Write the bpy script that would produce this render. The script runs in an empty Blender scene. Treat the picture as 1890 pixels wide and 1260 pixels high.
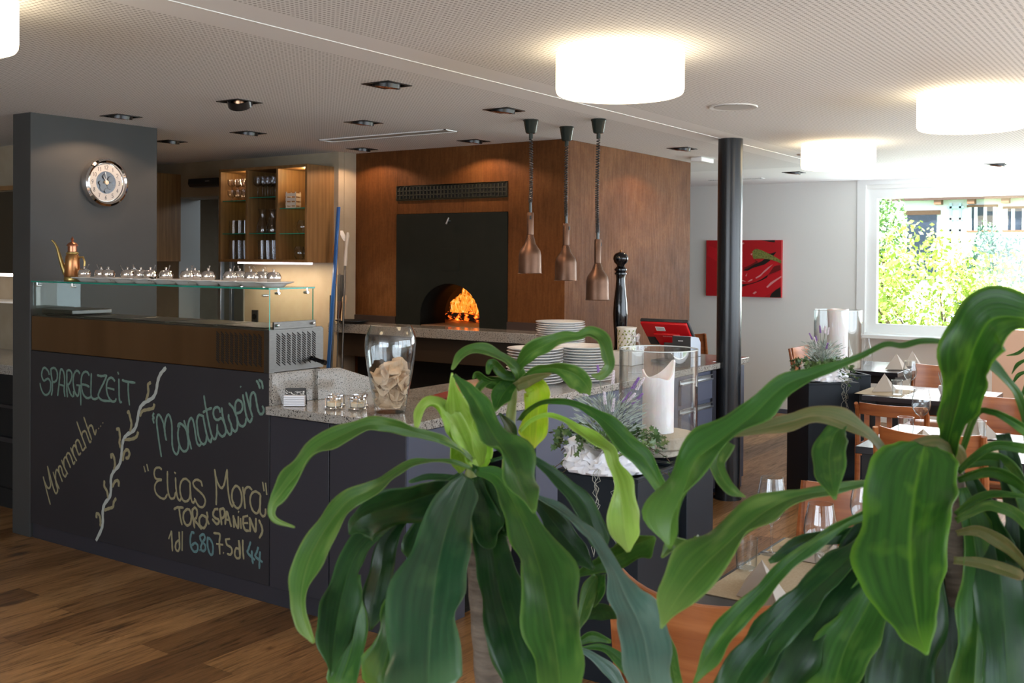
import bpy, math, random
from mathutils import Vector, Matrix
R=math.radians; PI=math.pi
C=bpy.context.scene.collection
sc=bpy.context.scene
# ---------------- camera ----------------
cam=bpy.data.cameras.new('camera'); co=bpy.data.objects.new('camera',cam); C.objects.link(co)
EYE=1.62
r3=Vector((0.5648491,-0.8251686,0.0064936)); u3=Vector((0.0054275,0.0115840,0.9999182)); f3=Vector((0.8251763,0.5647677,-0.0110218))
M=Matrix((( r3.x,u3.x,-f3.x,0),(r3.y,u3.y,-f3.y,0),(r3.z,u3.z,-f3.z,EYE),(0,0,0,1)))
co.matrix_world=M
cam.sensor_width=36; cam.sensor_fit='HORIZONTAL'; cam.lens=36*1905.187/1890
cam.shift_x=0; cam.shift_y=(498.974-630)/1890
cam.clip_start=.05; cam.clip_end=400
cam.dof.use_dof=True; cam.dof.focus_distance=5.2; cam.dof.aperture_fstop=14
sc.camera=co
# ---------------- exposure, sky, sun, daylight through the window walls ----------------
sc.view_settings.view_transform='Standard'; sc.view_settings.look='None'
sc.view_settings.gamma=1; sc.view_settings.use_curve_mapping=False
sc.view_settings.exposure=0.0
sc.cycles.transparent_max_bounces=48; sc.cycles.max_bounces=14
w=bpy.data.worlds.new('sky'); sc.world=w; w.use_nodes=True
bg=w.node_tree.nodes['Background']; bg.inputs[0].default_value=(.72,.86,1,1); bg.inputs[1].default_value=4.5
def light(name,kind,loc,energy,color,rot=None,target=None,**kw):
    d=bpy.data.lights.new(name,kind); d.energy=energy; d.color=color
    for k,v in kw.items(): setattr(d,k,v)
    o=bpy.data.objects.new(name,d); C.objects.link(o); o.location=loc
    if target is not None: o.rotation_euler=(Vector(target)-Vector(loc)).to_track_quat('-Z','Y').to_euler()
    elif rot: o.rotation_euler=rot
    return o
light('sun','SUN',(12,-8,12),32,(1,.95,.86),target=(12+.75,-8+1.0,12-1.35),angle=R(.6))
# daylight entering by the window wall on the right and the windows behind the camera
light('daylight_right_windows','AREA',(6.3,-2.25,1.55),110,(.86,.93,1),target=(6.3,5,2.3),shape='RECTANGLE',size=7.4,size_y=1.5)
light('daylight_rear_windows','AREA',(-3.35,1.6,1.55),100,(.86,.93,1),target=(5,2.6,2.2),shape='RECTANGLE',size=5.0,size_y=1.5)
light('daylight_end_window','AREA',(10.62,1.1,1.62),120,(.9,.96,1),target=(6,1.1,3.2),shape='RECTANGLE',size=3.4,size_y=1.25)

# ---------------- mesh helpers ----------------
class MB:
    def __init__(s): s.v=[]; s.f=[]; s.sm=[]; s.uv=None; s.mi=[]
    def add(s,vs,fs,smooth=False,mi=0):
        b=len(s.v); s.v+= [tuple(v) for v in vs]
        for f in fs: s.f.append([b+i for i in f]); s.sm.append(smooth); s.mi.append(mi)
        return s
    def box(s,x0,x1,y0,y1,z0,z1,m=None,mi=0):
        vs=[(x,y,z) for x in (x0,x1) for y in (y0,y1) for z in (z0,z1)]
        if m: vs=[m@Vector(v) for v in vs]
        return s.add(vs,[(0,1,3,2),(4,6,7,5),(0,4,5,1),(2,3,7,6),(0,2,6,4),(1,5,7,3)],mi=mi)
    def lathe(s,prof,c=(0,0,0),n=24,m=None,close=False,sq=1.0,mi=0,cap=False):
        k=len(prof); vs=[]; fs=[]
        for i in range(n):
            a=2*PI*i/n
            for (r,z) in prof: vs.append(Vector((c[0]+r*math.cos(a),c[1]+r*sq*math.sin(a),c[2]+z)))
        for i in range(n):
            j=(i+1)%n
            for t in range(k-1 if not close else k):
                u=(t+1)%k; fs.append((i*k+t,j*k+t,j*k+u,i*k+u))
        if m: vs=[m@v for v in vs]
        s.add(vs,fs,True,mi)
        if cap:
            for t in (0,k-1):
                if prof[t][0]>1e-4:
                    f=[i*k+t for i in range(n)]; b=len(s.v)-n*k
                    s.f.append([b+q for q in (f if t else f[::-1])]); s.sm.append(False); s.mi.append(mi)
        return s
    def cyl(s,c,r,z0,z1,n=24,r2=None,m=None): return s.lathe([(r,z0),(r2 if r2 is not None else r,z1)],c,n,m,cap=True)
    def tube(s,pts,rad,n=8,flat=1.0,cap=True,mi=0):
        P=[Vector(p) for p in pts]; k=len(P)
        rr=rad if isinstance(rad,(list,tuple)) else [rad]*k
        prev=None; vs=[]; fs=[]
        for i in range(k):
            t=(P[min(i+1,k-1)]-P[max(i-1,0)]).normalized()
            if prev is None:
                up=Vector((0,0,1)) if abs(t.z)<.9 else Vector((1,0,0)); a=t.cross(up).normalized()
            else: a=(prev-t*prev.dot(t)).normalized()
            prev=a; b=t.cross(a)
            for q in range(n):
                an=2*PI*q/n; vs.append(P[i]+a*(rr[i]*math.cos(an))+b*(rr[i]*flat*math.sin(an)))
        for i in range(k-1):
            for q in range(n):
                w2=(q+1)%n; fs.append((i*n+q,i*n+w2,(i+1)*n+w2,(i+1)*n+q))
        if cap: fs.append(tuple(range(n))[::-1]); fs.append(tuple((k-1)*n+q for q in range(n)))
        return s.add(vs,fs,True,mi)
    def prism(s,poly,d0,d1,axis='z',m=None,mi=0):
        n=len(poly); vs=[]
        for d in (d0,d1):
            for (a,b) in poly:
                v={'z':(a,b,d),'y':(a,d,b),'x':(d,a,b)}[axis]; vs.append(Vector(v))
        if m: vs=[m@v for v in vs]
        fs=[tuple(range(n))[::-1],tuple(range(n,2*n))]+[(i,(i+1)%n,n+(i+1)%n,n+i) for i in range(n)]
        return s.add(vs,fs,mi=mi)
    def xf(s,m): s.v=[tuple(m@Vector(v)) for v in s.v]; return s
    def build(s,name,mat,parent=None,bevel=0,thick=0,seg=2,loc=None,uvs=None,sub=0):
        me=bpy.data.meshes.new(name); me.from_pydata(s.v,[],s.f); me.update()
        me.polygons.foreach_set('use_smooth',[True]*len(s.f))
        mats=mat if isinstance(mat,(list,tuple)) else [mat]
        for mm in mats: me.materials.append(mm)
        if len(mats)>1: me.polygons.foreach_set('material_index',s.mi)
        if uvs is not None:
            ul=me.uv_layers.new(name='UVMap')
            for l in me.loops: ul.data[l.index].uv=uvs[l.vertex_index]
        o=bpy.data.objects.new(name,me); C.objects.link(o)
        try: me.set_sharp_from_angle(angle=R(38))
        except Exception: pass
        if parent is not None: o.parent=parent
        if loc: o.location=loc
        if thick:
            q=o.modifiers.new('thickness','SOLIDIFY'); q.thickness=thick; q.offset=0
        if bevel:
            q=o.modifiers.new('bevel','BEVEL'); q.width=bevel; q.segments=seg; q.limit_method='ANGLE'; q.angle_limit=R(40)
        if sub:
            q=o.modifiers.new('smooth','SUBSURF'); q.levels=sub; q.render_levels=sub
        return o
def thing(name,label,cat,loc=(0,0,0),rz=0,group=None):
    o=bpy.data.objects.new(name,None); C.objects.link(o); o.location=loc; o.rotation_euler=(0,0,rz); o.empty_display_size=.05
    o['label']=label; o['category']=cat
    if group: o['group']=group
    return o
def tag(o,label,cat=None,group=None,kind=None):
    if label: o['label']=label
    if cat: o['category']=cat
    if group: o['group']=group
    if kind: o['kind']=kind
    return o
def struct(o): o['kind']='structure'; return o
def dup(root,loc,rz,label=None):
    r=root.copy(); C.objects.link(r); r.location=loc; r.rotation_euler=(0,0,rz)
    if label: r['label']=label
    for ch in list(root.children):
        c=ch.copy(); C.objects.link(c); c.parent=r
        for g in ch.children:
            d=g.copy(); C.objects.link(d); d.parent=c
    return r
def rot2(rz,x=0,y=0,z=0): return Matrix.Translation((x,y,z))@Matrix.Rotation(rz,4,'Z')
ORD=['first','second','third','fourth','fifth','sixth','seventh','eighth','ninth','tenth','eleventh','twelfth','thirteenth','fourteenth','fifteenth','sixteenth','seventeenth','eighteenth','nineteenth','twentieth','twenty-first','twenty-second','twenty-third','twenty-fourth','twenty-fifth']

# ---------------- materials ----------------
def mat(name,col=(.8,.8,.8),rough=.5,metal=0,**kw):
    m=bpy.data.materials.new(name); m.use_nodes=True; n=m.node_tree.nodes; p=n['Principled BSDF']
    p.inputs['Base Color'].default_value=(*col,1); p.inputs['Roughness'].default_value=rough; p.inputs['Metallic'].default_value=metal
    for k,v in kw.items():
        key={'spec':'Specular IOR Level','emit':'Emission Color','es':'Emission Strength','trans':'Transmission Weight','ior':'IOR','coat':'Coat Weight','sss':'Subsurface Weight','aniso':'Anisotropic'}[k]
        p.inputs[key].default_value=(*v,1) if k=='emit' else v
    return m
def nd(m,t,**kw):
    n=m.node_tree.nodes.new(t)
    for k,v in kw.items(): setattr(n,k,v)
    return n
def lk(m,a,b): m.node_tree.links.new(a,b)
def P(m): return m.node_tree.nodes['Principled BSDF']
def coords(m,scale=(1,1,1),rot=(0,0,0),kind='Object',loc=(0,0,0)):
    t=nd(m,'ShaderNodeTexCoord'); mp=nd(m,'ShaderNodeMapping'); mp.inputs['Scale'].default_value=scale; mp.inputs['Rotation'].default_value=rot; mp.inputs['Location'].default_value=loc
    lk(m,t.outputs[kind],mp.inputs[0]); return mp.outputs[0]
def ramp(m,fac,stops):
    r=nd(m,'ShaderNodeValToRGB'); e=r.color_ramp.elements
    while len(e)<len(stops): e.new(.5)
    for i,(p_,c) in enumerate(stops): e[i].position=p_; e[i].color=(*c,1) if len(c)==3 else c
    lk(m,fac,r.inputs[0]); return r.outputs[0]
def noise(m,vec,scale,detail=4,rough=.55,dist=0):
    n=nd(m,'ShaderNodeTexNoise'); n.inputs['Scale'].default_value=scale; n.inputs['Detail'].default_value=detail; n.inputs['Roughness'].default_value=rough; n.inputs['Distortion'].default_value=dist
    lk(m,vec,n.inputs['Vector']); return n.outputs['Fac']
def bump(m,h,strength=.3,dist=.01):
    b=nd(m,'ShaderNodeBump'); b.inputs['Strength'].default_value=strength; b.inputs['Distance'].default_value=dist
    lk(m,h,b.inputs['Height']); lk(m,b.outputs[0],P(m).inputs['Normal'])
def mathn(m,op,a,b=None):
    n=nd(m,'ShaderNodeMath',operation=op)
    for i,x in enumerate((a,b)):
        if x is None: continue
        if isinstance(x,(int,float)): n.inputs[i].default_value=x
        else: lk(m,x,n.inputs[i])
    return n.outputs[0]
def mixc(m,fac,a,b,bt='MIX'):
    n=nd(m,'ShaderNodeMix',data_type='RGBA',blend_type=bt)
    if isinstance(fac,(int,float)): n.inputs[0].default_value=fac
    else: lk(m,fac,n.inputs[0])
    for i,x in ((6,a),(7,b)):
        if isinstance(x,tuple): n.inputs[i].default_value=(*x,1)
        else: lk(m,x,n.inputs[i])
    return n.outputs[2]
def noisy(name,c1,c2,scale=20,rough=.5,stretch=(1,1,1),bs=0,**kw):
    m=mat(name,c1,rough,**kw); v=coords(m,stretch); f=noise(m,v,scale)
    lk(m,ramp(m,f,[(.3,c1),(.7,c2)]),P(m).inputs['Base Color'])
    if bs: bump(m,f,bs)
    return m
def wood(name,c1,c2,c3,rough=.4,stretch=(1,14,14),scale=2.2,ring=5):
    m=mat(name,c1,rough); v=coords(m,stretch)
    f=noise(m,v,scale,6,.62,.6)
    v2=coords(m,tuple(s*.6 for s in stretch)); wv=nd(m,'ShaderNodeTexWave'); wv.inputs['Scale'].default_value=ring*.3; wv.inputs['Distortion'].default_value=9; wv.inputs['Detail'].default_value=3
    lk(m,v2,wv.inputs[0])
    c=ramp(m,f,[(.3,c1),(.52,c2),(.72,c3)])
    c=mixc(m,.35,c,ramp(m,wv.outputs['Fac'],[(0,c1),(1,c3)]))
    lk(m,c,P(m).inputs['Base Color']); bump(m,f,.12,.002); return m
def thin_glass(name,tint=(.93,.97,.96),edge=(.45,.6,.56),rough=.0,refl=1.0):
    m=bpy.data.materials.new(name); m.use_nodes=True; nt=m.node_tree; nt.nodes.clear()
    out=nd(m,'ShaderNodeOutputMaterial'); mx=nd(m,'ShaderNodeMixShader'); tr=nd(m,'ShaderNodeBsdfTransparent'); gl=nd(m,'ShaderNodeBsdfGlossy')
    gl.inputs['Roughness'].default_value=rough
    lw=nd(m,'ShaderNodeLayerWeight'); lw.inputs[0].default_value=.5
    pw=mathn(m,'POWER',lw.outputs['Facing'],3.0)
    lk(m,mixc(m,pw,tint,edge),tr.inputs[0])
    sch=mathn(m,'ADD',mathn(m,'MULTIPLY',mathn(m,'POWER',lw.outputs['Facing'],5.0),.9),.045)
    k=mathn(m,'MULTIPLY',sch,refl); k=mathn(m,'MINIMUM',k,.9)
    lk(m,k,mx.inputs[0]); lk(m,tr.outputs[0],mx.inputs[1]); lk(m,gl.outputs[0],mx.inputs[2]); lk(m,mx.outputs[0],out.inputs[0])
    return m
def emis(name,col,s):
    m=mat(name,(0,0,0),1); P(m).inputs['Emission Color'].default_value=(*col,1); P(m).inputs['Emission Strength'].default_value=s; P(m).inputs['Specular IOR Level'].default_value=0; return m

# floor: oak planks running along X
def floor_mat():
    m=mat('oak_planks',(.3,.15,.07),.42); v=coords(m,(1,1,1))
    sx=nd(m,'ShaderNodeSeparateXYZ'); lk(m,v,sx.inputs[0])
    row=mathn(m,'FLOOR',mathn(m,'DIVIDE',sx.outputs[1],.185))
    wn=nd(m,'ShaderNodeTexWhiteNoise',noise_dimensions='1D'); lk(m,row,wn.inputs['W'])
    xs=mathn(m,'ADD',sx.outputs[0],mathn(m,'MULTIPLY',wn.outputs['Value'],3.1))
    colx=mathn(m,'FLOOR',mathn(m,'DIVIDE',xs,1.75))
    cb=nd(m,'ShaderNodeCombineXYZ'); lk(m,row,cb.inputs[0]); lk(m,colx,cb.inputs[1])
    wn2=nd(m,'ShaderNodeTexWhiteNoise',noise_dimensions='3D'); lk(m,cb.outputs[0],wn2.inputs['Vector'])
    # grain offset per plank
    vm=nd(m,'ShaderNodeVectorMath',operation='MULTIPLY_ADD'); lk(m,wn2.outputs['Color'],vm.inputs[0]); vm.inputs[1].default_value=(9,9,9); 
    mp=nd(m,'ShaderNodeVectorMath',operation='MULTIPLY'); lk(m,v,mp.inputs[0]); mp.inputs[1].default_value=(1.1,11,1)
    lk(m,mp.outputs[0],vm.inputs[2])
    g=noise(m,vm.outputs[0],3.0,8,.65,1.2)
    g2=noise(m,vm.outputs[0],14.0,4,.7,.3)
    base=ramp(m,wn2.outputs['Value'],[(0,(.15,.072,.026)),(.35,(.29,.148,.055)),(.7,(.37,.20,.08)),(1,(.21,.102,.038))])
    gr=ramp(m,g,[(.32,(.30,.27,.24)),(.48,(.95,.95,.95)),(.75,(1.45,1.45,1.45))])
    c=mixc(m,1.0,base,gr,'MULTIPLY')
    c=mixc(m,.45,c,ramp(m,g2,[(.35,(.55,.5,.45)),(.6,(1,1,1))]),'MULTIPLY')
    kn=nd(m,'ShaderNodeTexVoronoi'); mk=nd(m,'ShaderNodeVectorMath',operation='MULTIPLY'); lk(m,v,mk.inputs[0]); mk.inputs[1].default_value=(1.6,5.0,1); lk(m,mk.outputs[0],kn.inputs['Vector']); kn.inputs['Scale'].default_value=1.0
    c=mixc(m,ramp(m,kn.outputs['Distance'],[(.05,(.9,.9,.9)),(.15,(0,0,0))]),c,(.04,.02,.01))
    def seam(val,per,w):
        fr=mathn(m,'FRACT',mathn(m,'DIVIDE',val,per)); a=mathn(m,'LESS_THAN',fr,w/per); return a
    s=mathn(m,'MAXIMUM',seam(sx.outputs[1],.185,.0022),seam(xs,1.75,.0022))
    c=mixc(m,mathn(m,'MULTIPLY',s,.6),c,(.03,.015,.008))
    lk(m,c,P(m).inputs['Base Color'])
    lk(m,ramp(m,g,[(.3,(.42,.42,.42)),(.7,(.27,.27,.27))]),P(m).inputs['Roughness'])
    bump(m,mathn(m,'SUBTRACT',g,s),.10,.003); return m
def ceil_mat():
    m=mat('perforated_plaster',(.62,.60,.58),.8); v=coords(m,(1,1,1))
    sx=nd(m,'ShaderNodeSeparateXYZ'); lk(m,v,sx.inputs[0]); p_=.021
    def c_(o): 
        f=mathn(m,'FRACT',mathn(m,'DIVIDE',o,p_)); return mathn(m,'ABSOLUTE',mathn(m,'SUBTRACT',f,.5))
    a=c_(sx.outputs[0]); b=c_(sx.outputs[1])
    d=mathn(m,'SQRT',mathn(m,'ADD',mathn(m,'MULTIPLY',a,a),mathn(m,'MULTIPLY',b,b)))
    hole=mathn(m,'LESS_THAN',d,.27)
    # smooth unperforated strip either side of the joint at Y=2.79
    st=mathn(m,'GREATER_THAN',mathn(m,'ABSOLUTE',mathn(m,'SUBTRACT',sx.outputs[1],2.79)),.17)
    st2=mathn(m,'LESS_THAN',sx.outputs[0],8.9)
    hole=mathn(m,'MULTIPLY',mathn(m,'MULTIPLY',hole,st),st2)
    lk(m,mixc(m,hole,(.80,.805,.815),(.38,.38,.385)),P(m).inputs['Base Color']); return m
def granite():
    m=mat('granite',(.45,.44,.42),.12); v=coords(m,(1,1,1))
    n1=noise(m,v,190,3,.7); n2=noise(m,v,9,4,.6,.5)
    base=ramp(m,n1,[(.25,(.10,.098,.094)),(.45,(.31,.30,.275)),(.7,(.50,.48,.45))])
    base=mixc(m,.35,base,ramp(m,n2,[(.3,(.24,.18,.13)),(.7,(.34,.335,.32))]))
    n3=noise(m,v,150,2,.5)
    c=mixc(m,ramp(m,n3,[(.58,(0,0,0)),(.62,(1,1,1))]),base,(.03,.027,.027))
    lk(m,c,P(m).inputs['Base Color']); return m
def rust():
    m=mat('rusted_steel',(.2,.08,.03),.65,0,spec=.12); v=coords(m,(1,1,1)); vs=coords(m,(6,6,.6))
    a=noise(m,v,1.3,5,.6,.4); b=noise(m,vs,9,6,.7); c0=noise(m,v,60,4,.6)
    c=ramp(m,a,[(.3,(.078,.027,.0075)),(.55,(.135,.049,.013)),(.75,(.205,.085,.026))])
    c=mixc(m,.55,c,ramp(m,b,[(.3,(.55,.5,.45)),(.55,(1,1,1)),(.75,(1.35,1.4,1.5))]),'MULTIPLY')
    c=mixc(m,.3,c,ramp(m,c0,[(.3,(.6,.55,.5)),(.6,(1.1,1.1,1.1))]),'MULTIPLY')
    lk(m,c,P(m).inputs['Base Color']); lk(m,ramp(m,b,[(.3,(.72,.72,.72)),(.7,(.55,.55,.55))]),P(m).inputs['Roughness']); bump(m,c0,.08,.002); return m
def leaf_mat(name,dark,light,edge,rough=.33,trans=.25,spec=.5):
    m=bpy.data.materials.new(name); m.use_nodes=True; p=P(m)
    uv=nd(m,'ShaderNodeTexCoord'); sx=nd(m,'ShaderNodeSeparateXYZ'); lk(m,uv.outputs['UV'],sx.inputs[0])
    ax=mathn(m,'ABSOLUTE',mathn(m,'SUBTRACT',sx.outputs[0],.5))   # 0 at midrib, .5 at margin
    cb=nd(m,'ShaderNodeCombineXYZ'); lk(m,mathn(m,'MULTIPLY',sx.outputs[0],16),cb.inputs[0]); lk(m,mathn(m,'MULTIPLY',sx.outputs[1],2.2),cb.inputs[1])
    oi=nd(m,'ShaderNodeObjectInfo'); lk(m,mathn(m,'MULTIPLY',oi.outputs['Random'],20),cb.inputs[2])
    st=noise(m,cb.outputs[0],1.0,3,.6)
    cb2=nd(m,'ShaderNodeCombineXYZ'); lk(m,mathn(m,'MULTIPLY',sx.outputs[0],2.5),cb2.inputs[0]); lk(m,mathn(m,'MULTIPLY',sx.outputs[1],5),cb2.inputs[1]); lk(m,mathn(m,'MULTIPLY',oi.outputs['Random'],50),cb2.inputs[2])
    pt=noise(m,cb2.outputs[0],1.0,2,.5)
    c=mixc(m,ramp(m,st,[(.3,(0,0,0)),(.7,(1,1,1))]),dark,light)
    c=mixc(m,ramp(m,pt,[(.55,(0,0,0)),(.75,(.7,.7,.7))]),c,edge)
    c=mixc(m,ramp(m,ax,[(.0,(.55,.55,.55)),(.035,(0,0,0))]),c,edge)
    c=mixc(m,ramp(m,ax,[(.44,(0,0,0)),(.5,(.8,.8,.8))]),c,edge)
    c=mixc(m,ramp(m,sx.outputs[2] if False else sx.outputs[1],[(.86,(0,0,0)),(.97,(.7,.7,.7)),(1,(1,1,1))]),c,edge)
    lk(m,c,p.inputs['Base Color']); p.inputs['Roughness'].default_value=rough+.06; p.inputs['Specular IOR Level'].default_value=spec*.7
    b=nd(m,'ShaderNodeBump'); b.inputs['Strength'].default_value=.25; b.inputs['Distance'].default_value=.002; lk(m,st,b.inputs['Height']); lk(m,b.outputs[0],p.inputs['Normal'])
    tl=nd(m,'ShaderNodeBsdfTranslucent'); lk(m,mixc(m,1.0,c,(1.3,1.5,.5),'MULTIPLY'),tl.inputs[0])
    mx=nd(m,'ShaderNodeMixShader'); mx.inputs[0].default_value=trans
    o=m.node_tree.nodes['Material Output']; lk(m,p.outputs[0],mx.inputs[1]); lk(m,tl.outputs[0],mx.inputs[2]); lk(m,mx.outputs[0],o.inputs[0]); return m
m_floor=floor_mat(); m_ceil=ceil_mat(); m_granite=granite(); m_rust=rust()
m_white=mat('white_paint',(.78,.79,.77),.6); m_frame=mat('window_frame_white',(.8,.82,.82),.4)
m_beige=noisy('beige_plaster',(.36,.29,.20),(.40,.33,.235),8,.8); m_plain=mat('light_ceiling_plaster',(.78,.78,.79),.8)
m_grey=noisy('grey_pillar_paint',(.041,.0415,.041),(.047,.0475,.047),3,.55)
m_board=noisy('blackboard_panel',(.017,.0168,.0215),(.021,.0206,.0255),2.5,.5)
m_panel=mat('slate_grey_panel',(.026,.0265,.036),.45); m_seam=mat('black_joint',(.005,.005,.006),.6)
m_cab=mat('lavender_grey_laminate',(.082,.092,.135),.45,spec=.35); m_alu=mat('brushed_aluminium',(.75,.77,.8),.3,1)
m_steel=noisy('stainless_steel',(.105,.10,.095),(.15,.145,.135),30,.36,(1,1,30),metal=1)
m_chrome=mat('chrome',(.85,.83,.82),.06,1); m_black=mat('matt_black',(.008,.008,.009),.5); m_blackgloss=mat('gloss_black_lacquer',(.004,.004,.005),.08)
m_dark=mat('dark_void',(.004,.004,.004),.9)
m_ovensteel=noisy('blackened_oven_steel',(.0055,.0075,.005),(.008,.010,.007),12,.55,spec=.25)
m_column=mat('dark_column_paint',(.012,.014,.017),.24)
m_oak=wood('oak_veneer',(.16,.078,.024),(.21,.108,.036),(.27,.145,.052),.45,(9,9,.8),3)
m_beech=wood('beech_chair_wood',(.21,.058,.016),(.32,.10,.028),(.42,.15,.05),.3,(1.2,1.2,16),2.4)
m_glass=thin_glass('clear_glass',(.975,.985,.985),(.42,.47,.48),refl=1.5); m_tumbler=thin_glass('drinking_glass',(.97,.97,.98),(.72,.75,.78),refl=1.1); m_shelf=thin_glass('green_shelf_glass',(.8,.95,.9),(.1,.4,.32))
m_case=thin_glass('display_case_glass',(.955,.985,.975),(.72,.88,.83),refl=.55); m_caseend=thin_glass('display_case_end_glass',(.955,.985,.975),(.72,.88,.83),refl=0.0); m_edge=mat('green_glass_edge',(.01,.24,.17),.15)
m_porc=mat('white_porcelain',(.82,.82,.81),.12); m_wax=mat('white_candle_wax',(.88,.84,.86),.4,sss=.3)
m_ped=noisy('anthracite_planter_metal',(.0075,.011,.0165),(.010,.015,.021),3,.5,spec=.22)
m_cast=noisy('cast_stone',(.50,.43,.33),(.58,.51,.41),90,.8,bs=.4)
m_copper=noisy('aged_copper',(.10,.055,.036),(.165,.095,.064),9,.42,metal=.85)
m_bakelite=mat('grey_green_bakelite',(.02,.028,.025),.2); m_cord=mat('black_cord',(.022,.022,.022),.45)
m_brass=noisy('copper_oil_can',(.50,.20,.09),(.42,.27,.10),14,.3,metal=.9)
m_paper=mat('white_paper',(.8,.79,.78),.7); m_red=mat('red_plastic',(.55,.008,.012),.25); m_char=mat('charcoal_plastic',(.028,.028,.03),.4)
m_silverpl=mat('silver_plastic',(.45,.52,.62),.3); m_rope=mat('light_wood',(.62,.42,.24),.5); m_orangew=mat('orange_varnished_wood',(.45,.17,.03),.3)
m_blue=mat('blue_plastic',(.012,.10,.34),.35); m_cream=mat('cream_plastic',(.55,.48,.40),.5)
m_napkin=mat('taupe_napkin',(.34,.29,.245),.8); m_placemat=noisy('straw_placemat',(.30,.235,.145),(.37,.30,.20),150,.8)
m_tabletop=mat('dark_table_top',(.02,.02,.025),.2)
m_petal=noisy('dried_leaf_pieces',(.60,.42,.27),(.72,.56,.40),12,.6)
m_chalk={'green':mat('green_chalk',(.125,.20,.165),.9),'yellow':mat('yellow_chalk',(.25,.22,.125),.9),'white':mat('white_chalk',(.36,.38,.35),.9),'blue':mat('blue_green_chalk',(.09,.17,.175),.9)}

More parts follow.
